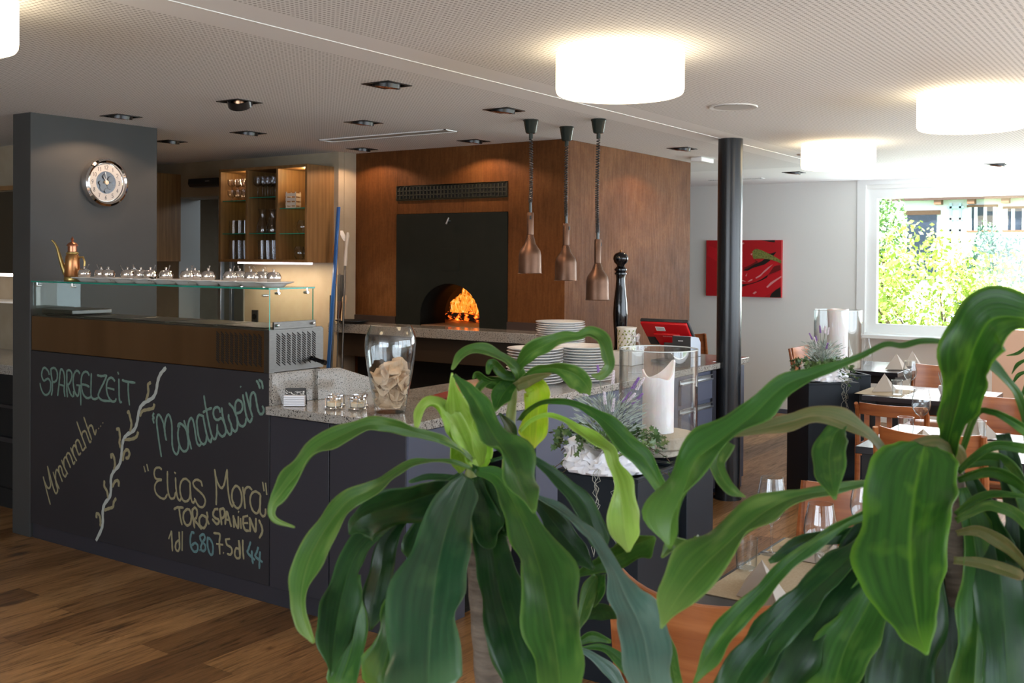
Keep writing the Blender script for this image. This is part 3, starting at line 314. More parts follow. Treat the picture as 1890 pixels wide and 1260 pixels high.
LEAVES=[["A","young",20,[[1.064,0.777,1.354,0.0055],[1.046,0.775,1.375,0.0137],[1.016,0.771,1.411,0.0174],[0.994,0.764,1.44,0.0132],[0.966,0.746,1.485,0.0013]]],["A","mid",-25,[[0.952,0.732,1.485,0.0019],[0.941,0.702,1.469,0.0086],[0.927,0.674,1.449,0.012],[0.911,0.646,1.429,0.0141],[0.895,0.614,1.41,0.016],[0.875,0.586,1.389,0.0144],[0.853,0.556,1.369,0.0027]]],["A","young",30,[[1.044,0.771,1.367,0.0041],[1.016,0.771,1.396,0.0107],[0.987,0.768,1.427,0.0131],[0.962,0.771,1.445,0.0103],[0.945,0.773,1.441,0.0077],[0.927,0.766,1.423,0.0025]]],["A","young",-20,[[1.083,0.786,1.345,0.0063],[1.072,0.78,1.378,0.0153],[1.053,0.78,1.415,0.0138],[1.038,0.781,1.444,0.0027]]],["A","young",25,[[1.062,0.798,1.349,0.0098],[1.046,0.795,1.371,0.0152],[1.03,0.792,1.392,0.0055]]],["A","lite",30,[[1.027,0.761,1.37,0.002],[1.001,0.759,1.387,0.0033],[0.965,0.76,1.404,0.0045],[0.927,0.763,1.417,0.0057],[0.883,0.767,1.431,0.0073],[0.848,0.772,1.436,0.0084],[0.814,0.777,1.429,0.0088],[0.782,0.785,1.417,0.0092],[0.761,0.789,1.396,0.0096],[0.742,0.795,1.376,0.0067],[0.734,0.798,1.364,0.0039],[0.733,0.793,1.353,0.0033],[0.74,0.772,1.346,0.0011]]],["A","lite",30,[[1.026,0.762,1.36,0.002],[0.98,0.763,1.376,0.0026],[0.92,0.765,1.383,0.0031],[0.881,0.764,1.376,0.0055],[0.842,0.762,1.367,0.0077],[0.808,0.763,1.361,0.0104],[0.776,0.76,1.343,0.0124],[0.75,0.756,1.322,0.0138],[0.735,0.752,1.304,0.013],[0.722,0.744,1.282,0.0091],[0.717,0.734,1.264,0.0064],[0.715,0.719,1.247,0.0016]]],["A","dark",-15,[[1.003,0.76,1.342,0.0079],[0.951,0.769,1.34,0.0192],[0.895,0.776,1.336,0.0223],[0.856,0.78,1.334,0.0205],[0.834,0.779,1.328,0.0119],[0.823,0.775,1.32,0.0018]]],["A","dark",20,[[1.005,0.792,1.319,0.0034],[0.969,0.804,1.311,0.0066],[0.931,0.816,1.3,0.0084],[0.896,0.823,1.284,0.0108],[0.871,0.82,1.262,0.0149],[0.845,0.809,1.233,0.0213],[0.821,0.794,1.204,0.0196],[0.796,0.775,1.174,0.0017]]],["A","mid",15,[[0.924,0.856,1.237,0.0039],[0.91,0.85,1.202,0.0143],[0.898,0.84,1.163,0.0167],[0.873,0.84,1.117,0.0189]]],["A","dark",-20,[[0.98,0.793,1.314,0.0033],[0.957,0.809,1.306,0.0059],[0.934,0.82,1.28,0.011],[0.921,0.816,1.25,0.0161],[0.907,0.814,1.218,0.0153],[0.895,0.809,1.188,0.0019]]],["A","blue",10,[[0.999,0.748,1.356,0.0079],[0.97,0.738,1.34,0.0192],[0.922,0.718,1.314,0.0282],[0.872,0.692,1.284,0.0351],[0.831,0.666,1.256,0.0375],[0.798,0.643,1.231,0.0366],[0.761,0.615,1.202,0.0339]]],["A","mid",-15,[[0.984,0.787,1.301,0.0066],[0.947,0.772,1.265,0.0141],[0.912,0.762,1.238,0.0187],[0.871,0.75,1.209,0.0241],[0.809,0.722,1.165,0.0295]]],["A","dark",15,[[1.022,0.75,1.352,0.0053],[1.006,0.724,1.309,0.0157],[0.991,0.701,1.27,0.0217],[0.973,0.678,1.23,0.0262],[0.955,0.645,1.188,0.0279],[0.935,0.608,1.143,0.0259]]],["A","mid",-10,[[0.998,0.732,1.366,0.0052],[0.99,0.696,1.364,0.0102],[0.967,0.656,1.341,0.016],[0.933,0.609,1.309,0.0229],[0.902,0.574,1.279,0.0287],[0.873,0.546,1.25,0.0287],[0.849,0.524,1.225,0.0242],[0.824,0.506,1.202,0.0173]]],["A","dark",25,[[1.034,0.75,1.353,0.0054],[1.016,0.728,1.329,0.0224],[0.987,0.704,1.296,0.0191],[0.977,0.691,1.285,0.0076]]],["A","dark",0,[[1.039,0.778,1.342,0.0136],[1.007,0.805,1.293,0.023],[0.99,0.813,1.242,0.0202]]],["A","dark",20,[[1.057,0.806,1.339,0.0021],[1.045,0.823,1.339,0.0042],[1.033,0.84,1.339,0.0042],[1.021,0.858,1.332,0.0021]]],["A","dark",20,[[1.043,0.772,1.358,0.0034],[1.039,0.737,1.347,0.0107],[1.026,0.708,1.323,0.0131],[1.005,0.685,1.295,0.009]]],["A","dark",0,[[1.07,0.785,1.332,0.0154],[1.047,0.793,1.287,0.0207],[1.028,0.792,1.236,0.0136]]],["A","dark",25,[[1.04,0.742,1.37,0.002],[1.049,0.701,1.381,0.002],[1.054,0.671,1.368,0.0053],[1.057,0.643,1.35,0.0091],[1.058,0.618,1.329,0.0135],[1.052,0.595,1.294,0.0139],[1.05,0.584,1.281,0.0031]]],["A","deep",20,[[1.083,0.714,1.329,0.002],[1.079,0.693,1.314,0.0081],[1.071,0.661,1.29,0.0159],[1.065,0.633,1.27,0.0156],[1.059,0.605,1.254,0.0032]]],["A","grey",-25,[[1.045,0.681,1.335,0.002],[1.029,0.635,1.327,0.0044],[1.006,0.582,1.313,0.0061],[0.99,0.557,1.3,0.006],[0.974,0.531,1.286,0.0081],[0.953,0.505,1.268,0.0181],[0.937,0.483,1.253,0.0231],[0.917,0.463,1.234,0.0241],[0.882,0.438,1.203,0.0195]]],["B","lite",20,[[1.198,0.814,1.442,0.0046],[1.191,0.803,1.459,0.0068],[1.171,0.805,1.477,0.0075],[1.139,0.813,1.493,0.0066],[1.111,0.822,1.499,0.0058],[1.088,0.827,1.491,0.0065],[1.069,0.826,1.475,0.0021]]],["B","lite",-20,[[1.198,0.814,1.451,0.0038],[1.19,0.803,1.47,0.006],[1.185,0.779,1.491,0.0119],[1.183,0.752,1.504,0.011],[1.181,0.726,1.515,0.0087],[1.18,0.701,1.518,0.005],[1.178,0.681,1.522,0.0064],[1.175,0.663,1.513,0.0092],[1.166,0.649,1.496,0.0084],[1.158,0.642,1.483,0.0062],[1.143,0.645,1.474,0.0055],[1.128,0.65,1.475,0.0014]]],["B","lite",20,[[1.192,0.805,1.448,0.003],[1.186,0.774,1.467,0.0052],[1.183,0.747,1.473,0.0073],[1.18,0.72,1.472,0.0102],[1.176,0.698,1.466,0.0122],[1.17,0.681,1.455,0.0114],[1.162,0.671,1.444,0.0014]]],["B","yellow",10,[[1.21,0.813,1.45,0.0046],[1.216,0.789,1.442,0.0152],[1.212,0.783,1.424,0.019],[1.204,0.78,1.403,0.0196],[1.195,0.776,1.379,0.018],[1.187,0.774,1.36,0.0022]]],["B","mid",-10,[[1.198,0.814,1.45,0.0046],[1.182,0.814,1.441,0.0113],[1.164,0.813,1.43,0.0149],[1.141,0.808,1.413,0.0029]]],["B","lite",0,[[1.196,0.817,1.447,0.003],[1.159,0.829,1.454,0.0045],[1.139,0.833,1.446,0.0052],[1.126,0.83,1.433,0.0029]]],["B","dry",10,[[1.19,0.807,1.443,0.006],[1.189,0.791,1.45,0.0083],[1.187,0.772,1.457,0.0067],[1.184,0.745,1.465,0.0022]]],["B","mid",30,[[1.19,0.808,1.456,0.006],[1.166,0.811,1.462,0.0075],[1.137,0.81,1.478,0.0059],[1.12,0.805,1.466,0.0029]]],["B","dark",10,[[1.206,0.819,1.364,0.0031],[1.187,0.815,1.385,0.0083],[1.161,0.814,1.408,0.0022]]],["B","mid",-20,[[1.198,0.814,1.442,0.0053],[1.179,0.819,1.449,0.0068],[1.156,0.827,1.452,0.006],[1.133,0.832,1.463,0.0044],[1.124,0.833,1.458,0.0022]]],["B","mid",25,[[1.176,0.792,1.399,0.0022],[1.165,0.772,1.414,0.0029],[1.153,0.74,1.43,0.0036],[1.139,0.698,1.437,0.0035],[1.13,0.668,1.435,0.0041],[1.121,0.639,1.427,0.0068],[1.111,0.61,1.414,0.0106],[1.103,0.583,1.397,0.0124],[1.1,0.56,1.384,0.0122],[1.095,0.539,1.359,0.0095],[1.092,0.523,1.338,0.0019]]],["B","young",-30,[[1.177,0.79,1.384,0.0022],[1.163,0.764,1.402,0.0029],[1.151,0.73,1.414,0.0029],[1.138,0.694,1.413,0.0035],[1.127,0.669,1.405,0.0055],[1.113,0.637,1.394,0.0081],[1.105,0.612,1.387,0.0079],[1.093,0.599,1.373,0.0065],[1.081,0.584,1.353,0.0116],[1.066,0.571,1.329,0.0171],[1.054,0.561,1.304,0.0169],[1.047,0.553,1.286,0.0031]]],["A","mid",15,[[1.116,0.663,1.221,0.0027],[1.113,0.638,1.238,0.0067],[1.109,0.601,1.259,0.0152],[1.104,0.571,1.28,0.0182],[1.101,0.546,1.293,0.0026]]],["A","lite",-20,[[1.13,0.642,1.222,0.0055],[1.113,0.644,1.208,0.0095],[1.092,0.641,1.187,0.0067],[1.073,0.636,1.167,0.0013]]],["A","mid",20,[[1.135,0.636,1.224,0.0061],[1.124,0.634,1.206,0.0081],[1.111,0.635,1.189,0.004]]],["A","dark",10,[[1.14,0.663,1.163,0.0021],[1.134,0.637,1.178,0.0096],[1.128,0.61,1.183,0.0081]]],["A","mid",10,[[1.134,0.67,1.131,0.0035],[1.137,0.651,1.143,0.0062],[1.141,0.626,1.139,0.0027]]],["A","grey",10,[[1.134,0.671,1.123,0.0021],[1.14,0.653,1.117,0.0041],[1.147,0.629,1.101,0.0082],[1.149,0.613,1.081,0.0068]]],["A","mid",-10,[[1.135,0.668,1.123,0.0014],[1.147,0.641,1.126,0.0041],[1.155,0.618,1.112,0.0089],[1.159,0.599,1.086,0.0055]]],["A","lite",10,[[1.083,0.534,1.198,0.0038],[1.076,0.521,1.184,0.0062],[1.066,0.509,1.168,0.0098],[1.05,0.492,1.143,0.0085]]],["C","broad",8,[[1.071,0.238,1.438,0.0107],[1.063,0.238,1.431,0.0255],[1.055,0.238,1.423,0.0338],[1.042,0.238,1.41,0.0387],[1.025,0.237,1.392,0.0423],[0.996,0.233,1.361,0.0411],[0.97,0.225,1.333,0.0352],[0.953,0.218,1.315,0.0278],[0.938,0.211,1.299,0.0179],[0.924,0.201,1.285,0.0018]]],["C","dry",10,[[1.21,0.228,1.395,0.0059],[1.176,0.234,1.412,0.0116],[1.145,0.241,1.42,0.0171],[1.107,0.249,1.419,0.0222],[1.073,0.252,1.411,0.0162]]],["C","broad",-12,[[1.19,0.24,1.404,0.0059],[1.165,0.234,1.432,0.0098],[1.128,0.218,1.475,0.0172],[1.097,0.204,1.515,0.0231],[1.078,0.191,1.546,0.0272],[1.071,0.177,1.566,0.0279],[1.074,0.151,1.567,0.0153],[1.078,0.124,1.552,0.0141]]],["C","mid",35,[[1.242,0.165,1.405,0.0047],[1.218,0.168,1.452,0.0046],[1.202,0.173,1.478,0.0046],[1.189,0.18,1.493,0.0046],[1.169,0.193,1.511,0.0045],[1.151,0.206,1.524,0.0039],[1.134,0.218,1.532,0.0039],[1.118,0.231,1.537,0.0028],[1.096,0.248,1.539,0.0022],[1.08,0.262,1.535,0.0027],[1.063,0.275,1.536,0.0033],[1.043,0.292,1.526,0.0027],[1.029,0.304,1.52,0.0032],[1.005,0.325,1.51,0.0059],[0.98,0.348,1.498,0.0106],[0.955,0.37,1.471,0.0131],[0.931,0.393,1.447,0.0125],[0.914,0.411,1.428,0.0156],[0.905,0.419,1.4,0.0197],[0.895,0.427,1.372,0.0155],[0.892,0.427,1.346,0.0021]]],["C","lite",-20,[[1.083,0.451,1.42,0.0078],[1.064,0.453,1.402,0.0089],[1.055,0.445,1.387,0.0083],[1.049,0.431,1.374,0.0064],[1.047,0.413,1.368,0.0012]]],["C","dry",30,[[1.14,0.278,1.402,0.0023],[1.128,0.289,1.416,0.0035],[1.11,0.304,1.437,0.008],[1.088,0.324,1.452,0.0091],[1.067,0.344,1.459,0.0085],[1.043,0.366,1.453,0.0095],[1.012,0.395,1.445,0.0045],[0.978,0.426,1.439,0.0022]]],["C","mid",15,[[1.087,0.32,1.448,0.0023],[1.069,0.325,1.442,0.0101],[1.048,0.324,1.428,0.0187],[1.026,0.317,1.41,0.0167],[1.001,0.304,1.389,0.0021]]],["C","lite",-15,[[1.019,0.454,1.326,0.0017],[0.988,0.449,1.322,0.009],[0.941,0.448,1.335,0.0076],[0.906,0.442,1.332,0.0016]]],["C","lite",25,[[1.133,0.288,1.388,0.0017],[1.093,0.305,1.388,0.0034],[1.056,0.32,1.387,0.0055],[1.017,0.337,1.387,0.0065],[0.987,0.349,1.384,0.008],[0.95,0.364,1.373,0.0135],[0.913,0.378,1.354,0.0178],[0.88,0.391,1.335,0.019],[0.854,0.401,1.314,0.0152],[0.832,0.406,1.292,0.0019]]],["C","mid",-20,[[1.154,0.292,1.36,0.0029],[1.129,0.309,1.351,0.0047],[1.09,0.334,1.335,0.0057],[1.045,0.361,1.31,0.0067],[1.01,0.379,1.284,0.0083],[0.974,0.397,1.258,0.0108],[0.946,0.409,1.234,0.0107],[0.922,0.415,1.21,0.0021]]],["C","dark",20,[[1.167,0.29,1.343,0.003],[1.144,0.304,1.328,0.007],[1.108,0.325,1.3,0.0116],[1.063,0.351,1.27,0.0159],[1.023,0.371,1.24,0.0189],[0.987,0.388,1.212,0.0196],[0.959,0.397,1.181,0.0161]]],["C","deep",-20,[[1.181,0.288,1.334,0.0048],[1.154,0.304,1.311,0.0106],[1.116,0.327,1.283,0.0186],[1.077,0.349,1.249,0.024],[1.042,0.366,1.216,0.0259],[1.009,0.377,1.174,0.0231]]],["C","mid",15,[[1.17,0.285,1.325,0.0059],[1.147,0.29,1.294,0.014],[1.109,0.302,1.255,0.0229],[1.073,0.314,1.218,0.0258],[1.036,0.319,1.173,0.0262]]],["C","deep",-10,[[1.205,0.27,1.308,0.0181],[1.184,0.27,1.253,0.0286],[1.163,0.276,1.21,0.0341],[1.135,0.28,1.148,0.0358]]],["C","dark",15,[[1.225,0.224,1.389,0.0048],[1.22,0.207,1.35,0.013],[1.21,0.194,1.307,0.021],[1.194,0.184,1.255,0.0264],[1.161,0.172,1.166,0.0267]]],["C","mid",-15,[[1.209,0.229,1.373,0.0047],[1.205,0.217,1.328,0.0141],[1.197,0.21,1.284,0.021],[1.185,0.207,1.236,0.0242],[1.161,0.207,1.157,0.0249]]],["C","deep",5,[[1.236,0.243,1.366,0.0122],[1.227,0.246,1.307,0.0218],[1.219,0.246,1.236,0.0271],[1.21,0.241,1.131,0.0299]]],["C","mid",20,[[1.174,0.228,1.351,0.0029],[1.169,0.208,1.37,0.004],[1.166,0.188,1.38,0.0034],[1.163,0.156,1.382,0.0022]]],["C","lite",-20,[[1.174,0.228,1.345,0.0029],[1.172,0.201,1.364,0.0051],[1.171,0.184,1.365,0.0062],[1.17,0.168,1.359,0.0061],[1.164,0.153,1.344,0.0044]]],["C","dry",20,[[1.174,0.227,1.331,0.0029],[1.174,0.205,1.338,0.0051],[1.173,0.184,1.33,0.0068],[1.171,0.168,1.319,0.0061],[1.165,0.151,1.303,0.0044]]],["C","dry",-20,[[1.172,0.229,1.303,0.004],[1.168,0.203,1.305,0.0057],[1.164,0.183,1.303,0.0062],[1.159,0.16,1.299,0.005]]],["C","mid",20,[[1.197,0.23,1.41,0.0024],[1.177,0.21,1.459,0.0034],[1.174,0.194,1.464,0.004],[1.171,0.177,1.458,0.0045],[1.164,0.154,1.446,0.005]]],["C","deep",15,[[1.224,0.192,1.434,0.0071],[1.226,0.179,1.376,0.0129],[1.225,0.173,1.319,0.0152],[1.219,0.17,1.234,0.0163],[1.213,0.167,1.149,0.0173]]],["C","mid",-15,[[1.175,0.227,1.397,0.0029],[1.17,0.209,1.416,0.004],[1.166,0.188,1.43,0.0051],[1.163,0.157,1.429,0.0055]]],["C","mid",25,[[1.175,0.227,1.388,0.0029],[1.171,0.198,1.402,0.0045],[1.169,0.177,1.399,0.0056],[1.163,0.156,1.388,0.0055]]],["C","lite",-10,[[1.167,0.274,1.411,0.0035],[1.117,0.278,1.411,0.0034],[1.065,0.281,1.409,0.0022]]],["C","mid",25,[[1.206,0.234,1.397,0.0047],[1.219,0.196,1.405,0.0082],[1.223,0.172,1.378,0.0093],[1.218,0.163,1.345,0.0081]]],["C","dark",0,[[1.195,0.303,1.329,0.0037],[1.153,0.339,1.317,0.0072],[1.112,0.373,1.312,0.0083],[1.08,0.399,1.294,0.0035]]],["C","deep",20,[[1.198,0.298,1.348,0.0049],[1.168,0.319,1.32,0.0157],[1.143,0.329,1.282,0.0178],[1.126,0.33,1.245,0.0118]]],["C","dark",-1.2672963045661447,[[1.251,0.29,1.315,0.0076],[1.217,0.339,1.231,0.0227],[1.185,0.383,1.111,0.0277]]],["C","dark",18.02714108974851,[[1.244,0.301,1.281,0.0076],[1.248,0.294,1.231,0.0227],[1.251,0.287,1.112,0.0277]]],["C","dark",16.78473301499986,[[1.251,0.291,1.278,0.0076],[1.254,0.286,1.231,0.0227],[1.256,0.28,1.112,0.0277]]],["C","deep",19.735202926705163,[[1.252,0.289,1.279,0.0076],[1.29,0.233,1.232,0.0227],[1.324,0.181,1.112,0.0277]]],["C","dark",-12.62155847535628,[[1.271,0.261,1.276,0.0076],[1.245,0.298,1.231,0.0227],[1.22,0.332,1.111,0.0277]]],["C","dark",-24.79690484190469,[[1.277,0.252,1.289,0.0076],[1.306,0.208,1.232,0.0227],[1.333,0.167,1.113,0.0277]]],["C","deep",-15.160666790490797,[[1.267,0.268,1.306,0.0076],[1.267,0.266,1.231,0.0227],[1.267,0.264,1.112,0.0277]]],["C","dark",-29.567319940535597,[[1.276,0.254,1.305,0.0076],[1.303,0.213,1.232,0.0227],[1.327,0.175,1.113,0.0277]]],["C","deep",-5.1632374120960804,[[1.268,0.266,1.29,0.0076],[1.252,0.289,1.231,0.0227],[1.236,0.309,1.111,0.0277]]],["C","dark",-14.420691216323236,[[1.258,0.28,1.279,0.0076],[1.229,0.322,1.231,0.0227],[1.202,0.359,1.111,0.0277]]],["D","mid",20,[[2.434,0.335,1.44,0.0023],[2.423,0.351,1.426,0.0035],[2.409,0.371,1.421,0.0012]]],["D","mid",20,[[2.434,0.335,1.412,0.0023],[2.423,0.351,1.401,0.0035],[2.416,0.361,1.382,0.0012]]],["D","mid",20,[[2.434,0.335,1.387,0.0023],[2.424,0.349,1.378,0.0035],[2.415,0.362,1.357,0.0012]]],["D","mid",20,[[2.435,0.333,1.371,0.0023],[2.428,0.343,1.33,0.0035],[2.429,0.34,1.299,0.0012]]]]
# ================= setting =================
CZ=2.444
struct(MB().box(-3.5,12.0,-2.4,9.2,-.1,0).build('floor',m_floor))
# ceiling with real square recesses for the downlights
DL=[(3.712,3.267),(3.707,4.296),(3.715,5.335),(4.656,5.31),(4.673,4.299),(4.693,3.273),(4.711,6.19),(5.806,5.354),(5.809,4.309),(7.003,3.278),(9.418,3.274),(9.475,1.549)]
hs=.077
xs=sorted(set([-3.5,10.68]+[x+s for x,y in DL for s in (-hs,hs)])); ys=sorted(set([-2.4,9.2]+[y+s for x,y in DL for s in (-hs,hs)]))
mb=MB()
for i in range(len(xs)-1):
    for j in range(len(ys)-1):
        cx,cy=(xs[i]+xs[i+1])/2,(ys[j]+ys[j+1])/2
        if any(abs(cx-x)<hs and abs(cy-y)<hs for x,y in DL): continue
        mb.add([(xs[i],ys[j],CZ),(xs[i],ys[j+1],CZ),(xs[i+1],ys[j+1],CZ),(xs[i+1],ys[j],CZ)],[(0,1,2,3)])
struct(mb.build('ceiling',m_ceil))
struct(MB().box(-3.5,12,-2.4,9.2,2.62,2.72).build('ceiling_slab',m_dark))
struct(MB().box(-1,10.66,2.786,2.790,CZ-.003,CZ+.002).build('trim_1',m_white))
# end wall with window opening
XF=10.68
wz0,wz1=.90,2.355; wy0,wy1=-.62,2.955
mb=MB(); mb.box(XF,XF+.3,wy1,9.2,0,CZ+.1).box(XF,XF+.3,-2.4,wy0,0,CZ+.1).box(XF,XF+.3,wy0,wy1,wz1,CZ+.1).box(XF,XF+.3,wy0,wy1,0,wz0)
struct(mb.build('wall_end',m_white))
struct(MB().box(XF-.012,XF,wy1+.005,3.045,0,CZ).box(XF-.012,XF,-2.4,wy1+.005,wz1+.04,CZ).build('trim_3',m_frame))
win=struct(bpy.data.objects.new('window_1',None)); C.objects.link(win)
f=.10
MB().box(XF+.02,XF+.10,wy1-f,wy1,wz0,wz1).box(XF+.02,XF+.10,wy0,wy0+f,wz0,wz1).box(XF+.02,XF+.10,wy0+f,wy1-f,wz1-f,wz1).box(XF+.02,XF+.10,wy0+f,wy1-f,wz0,wz0+.09).build('window_frame',m_frame,win)
MB().box(XF+.055,XF+.06,wy0+f,wy1-f,wz0+.09,wz1-f).build('window_pane',thin_glass('window_glass',(.97,.99,1),(.8,.9,.95)),win)
MB().box(XF-.22,XF+.02,wy0,wy1-.02,wz0-.045,wz0-.008).build('window_sill',m_frame,win,bevel=.004)
struct(MB().box(XF-.015,XF,3.0,9.2,0,.045).build('baseboard_end',m_cab))
# right wall and rear wall: long window bands with real openings
def bandwall(name,axis,pos,t,a0,a1,ops,z0,z1):
    mb=MB()
    def bx(a,b,c,d):
        mb.box(a,b,pos,pos+t,c,d) if axis=='x' else mb.box(pos,pos+t,a,b,c,d)
    bx(a0,a1,0,z0); bx(a0,a1,z1,CZ+.1); cur=a0
    for (p,q) in ops: bx(cur,p,z0,z1); cur=q
    bx(cur,a1,z0,z1); struct(mb.build(name,m_white))
ro=[(.2,2.1),(2.25,4.15),(4.3,6.2),(6.35,8.25),(8.4,10.3)]; bo=[(-1.6,.4),(.55,2.5),(2.65,4.6)]
bandwall('wall_right','x',-2.6,.2,-3.5,XF+.3,ro,.75,2.35); bandwall('wall_rear','y',-3.7,.2,-2.6,9.2,bo,.75,2.35)
for k,(a,b) in enumerate(ro): 
    w_=struct(bpy.data.objects.new('window_%d'%(k+2),None)); C.objects.link(w_)
    MB().box(a,a+.05,-2.55,-2.45,.75,2.35).box(b-.05,b,-2.55,-2.45,.75,2.35).box(a,b,-2.55,-2.45,.75,.81).box(a,b,-2.55,-2.45,2.29,2.35).build('window_frame',m_frame,w_)
for k,(a,b) in enumerate(bo):
    w_=struct(bpy.data.objects.new('window_%d'%(k+7),None)); C.objects.link(w_)
    MB().box(-3.65,-3.55,a,a+.05,.75,2.35).box(-3.65,-3.55,b-.05,b,.75,2.35).box(-3.65,-3.55,a,b,.75,.81).box(-3.65,-3.55,a,b,2.29,2.35).build('window_frame',m_frame,w_)
struct(MB().box(-3.7,12,9.2,9.4,0,CZ+.3).build('wall_left',m_beige))
# back wall with door opening into the kitchen
XW=5.86; dy0,dy1,dz=6.72,7.58,2.145
struct(MB().box(XW,XW+.22,dy1,9.2,0,CZ+.1).box(XW,XW+.22,5.70,dy0,0,CZ+.1).box(XW,XW+.22,dy0,dy1,dz,CZ+.1).build('wall_back',m_beige))
struct(MB().box(5.90,6.06,5.625,5.70,0,CZ+.1).box(5.84,5.90,5.56+.07,5.70,0,CZ+.1).build('wall_pier',m_beige))
kd=struct(bpy.data.objects.new('door_1',None)); C.objects.link(kd)
MB().box(XW-.004,XW+.224,dy1-.012,dy1,0,dz).box(XW-.004,XW+.224,dy0,dy0+.012,0,dz).box(XW-.004,XW+.224,dy0,dy1,dz-.012,dz).build('door_frame',mat('door_reveal_grey',(.34,.35,.33),.5),kd)
MB().box(XW+.02,XW+.06,7.045,7.085,0,dz-.02).box(XW+.10,XW+.13,7.00,7.03,0,dz-.02).build('door_stile',m_alu,kd,bevel=.003)
MB().box(XW+.035,XW+.042,dy0+.02,7.045,.02,dz-.03).build('door_pane',m_glass,kd)
# kitchen beyond: dark walls, steel units
struct(MB().box(8.0,8.1,5.9,9.2,0,CZ).box(6.1,8.0,5.80,5.9,0,CZ).build('wall_kitchen',mat('kitchen_wall',(.05,.05,.05),.7)))
k=thing('kitchen_unit','stainless steel kitchen unit glimpsed through the glass door opening','kitchen unit',(7.2,6.9,0))
MB().box(-.35,.35,-.8,.6,.1,.92).build('cabinet',m_steel,k,bevel=.004); MB().box(-.38,.38,-.82,.62,.92,.96).build('worktop',m_steel,k,bevel=.004)
MB().box(.05,.4,-.8,.5,1.5,1.9).build('hood',m_steel,k,bevel=.01)
MB().tube([(-.1,-.2,1.25),(-.1,-.45,1.05),(-.1,-.5,.98)],.022).build('pan_handle',m_black,k)
light('kitchen_tube','AREA',(6.9,7.0,2.3),14,(.8,.9,1),target=(6.9,7.0,0),size=.8)
# pillar with clock
struct(MB().box(3.328,4.185,5.63,5.812,0,CZ+.05).build('wall_pillar',m_grey,bevel=.003))
# oven block
XO=6.03
mb=MB().box(XO,XO+.05,5.193,5.625,0,CZ).box(XO,XO+.05,3.69,4.163,0,CZ).box(XO,XO+.05,4.163,5.193,1.957,CZ).box(XO+.05,8.055,3.69,3.74,0,CZ).box(XO+.05,8.055,5.58,5.625,0,CZ).box(8.0,8.055,3.74,5.58,0,CZ).box(XO,XO+.05,4.163,5.193,.90,1.12)
struct(mb.build('wall_oven_block',m_rust,bevel=.0015))
# partition at far right, its peach light put into the wall colour
struct(MB().box(9.55,9.65,-.3,1.58,0,1.05).build('wall_low_partition',mat('peach_lit_wall',(.62,.40,.28),.7)))

# ================= oven =================
ov=thing('pizza_oven','black steel wood fired oven front with arched mouth set in the rusted wall','oven',(XO,4.68,1.12))
a0,a1=-.277,.277
poly=[(-.517,0),(a0,0)]
for i in range(17):
    t=PI-PI*i/16; poly.append((.277*math.cos(t),.07+.247*math.sin(t)))
poly=poly+[(a1,0),(.513,0),(.513,.835),(-.517,.835)]
MB().prism(poly,-.012,.04,'x').build('front_panel',m_ovensteel,ov)
arch=[(a0,0)]+[(.277*math.cos(PI-PI*i/20),.07+.247*math.sin(PI-PI*i/20)) for i in range(21)]+[(a1,0)]
vs=[(d,y,z) for d in (-.005,.29) for (y,z) in arch]; n=len(arch)
MB().add(vs,[(i,i+1,n+i+1,n+i) for i in range(n-1)],True).build('mouth_arch',mat('dark_mouth_steel',(.0025,.003,.0025),.8,spec=.1),ov,thick=.006)  # darker, duller copy of the oven steel
# fire chamber: dome behind the mouth
ch=mat('soot_brick',(.05,.035,.025),.9)
mb=MB(); 
mb.lathe([(.56,0),(.56,.15),(.5,.32),(.36,.44),(.15,.5),(.001,.51)],(.72,0,0),28); 
mb.f=[f for f in mb.f if not all(mb.v[i][0]<.34 and mb.v[i][2]<.38 for i in f)]; mb.sm=mb.sm[:len(mb.f)]; mb.mi=mb.mi[:len(mb.f)]
mb.build('fire_chamber',ch,ov)
MB().box(-.0,1.3,-.6,.6,-.02,.003).build('oven_floor',mat('oven_floor_brick',(.22,.12,.07),.5),ov)
MB().tube([(-.035,.012,.755),(-.035,-.012,.80)],.0065).tube([(-.035,.0,.778),(-.012,-.01,.778)],.004).build('damper_handle',m_alu,ov)
MB().box(-.0165,-.012,-.086,.077,.41,.577).build('inspection_plate',m_ovensteel,ov,bevel=.001)
gv=thing('vent_grille','black perforated air grille in the rusted wall above the oven','grille',(XO,4.68,2.115))
mb=MB(); mb.box(-.006,0,-.512,.513,-.057,.057).build('backing',mat('grille_void',(.003,.003,.003),.9),gv)
mb=MB(); mb.box(-.014,-.006,-.512,.513,.048,.057).box(-.014,-.006,-.512,.513,-.057,-.048)
for i in range(4): z=-.048+i*.0325; mb.box(-.014,-.006,-.512,.513,z-.004,z+.004)
for i in range(32): y=-.508+i*.0329; mb.box(-.014,-.006,y-.0045,y+.0045,-.057,.057)
mb.build('grating',mat('olive_black_steel',(.022,.022,.012),.5),gv)
sl=thing('hearth_slab','thick grey granite hearth shelf in front of the oven mouth','shelf',(5.76,4.68,1.05))
MB().box(0,.27,-.96,.98,0,.07).build('slab',m_granite,sl,bevel=.004)
MB().box(.255,.268,.52,.94,.07,.125).box(.255,.268,-.96,-.52,.07,.125).build('back_strip',mat('brown_metal_strip',(.10,.07,.06),.35,.6),sl)
struct(MB().box(5.84,6.03,3.69,5.62,.87,1.05).build('wall_under_hearth',mat('dark_brown_paint',(.035,.022,.012),.6)))
struct(MB().box(5.99,6.03,3.70,5.56,0,.87).build('wall_hearth_recess',m_dark))  # black sheet, the open wood niche's shade put into its colour
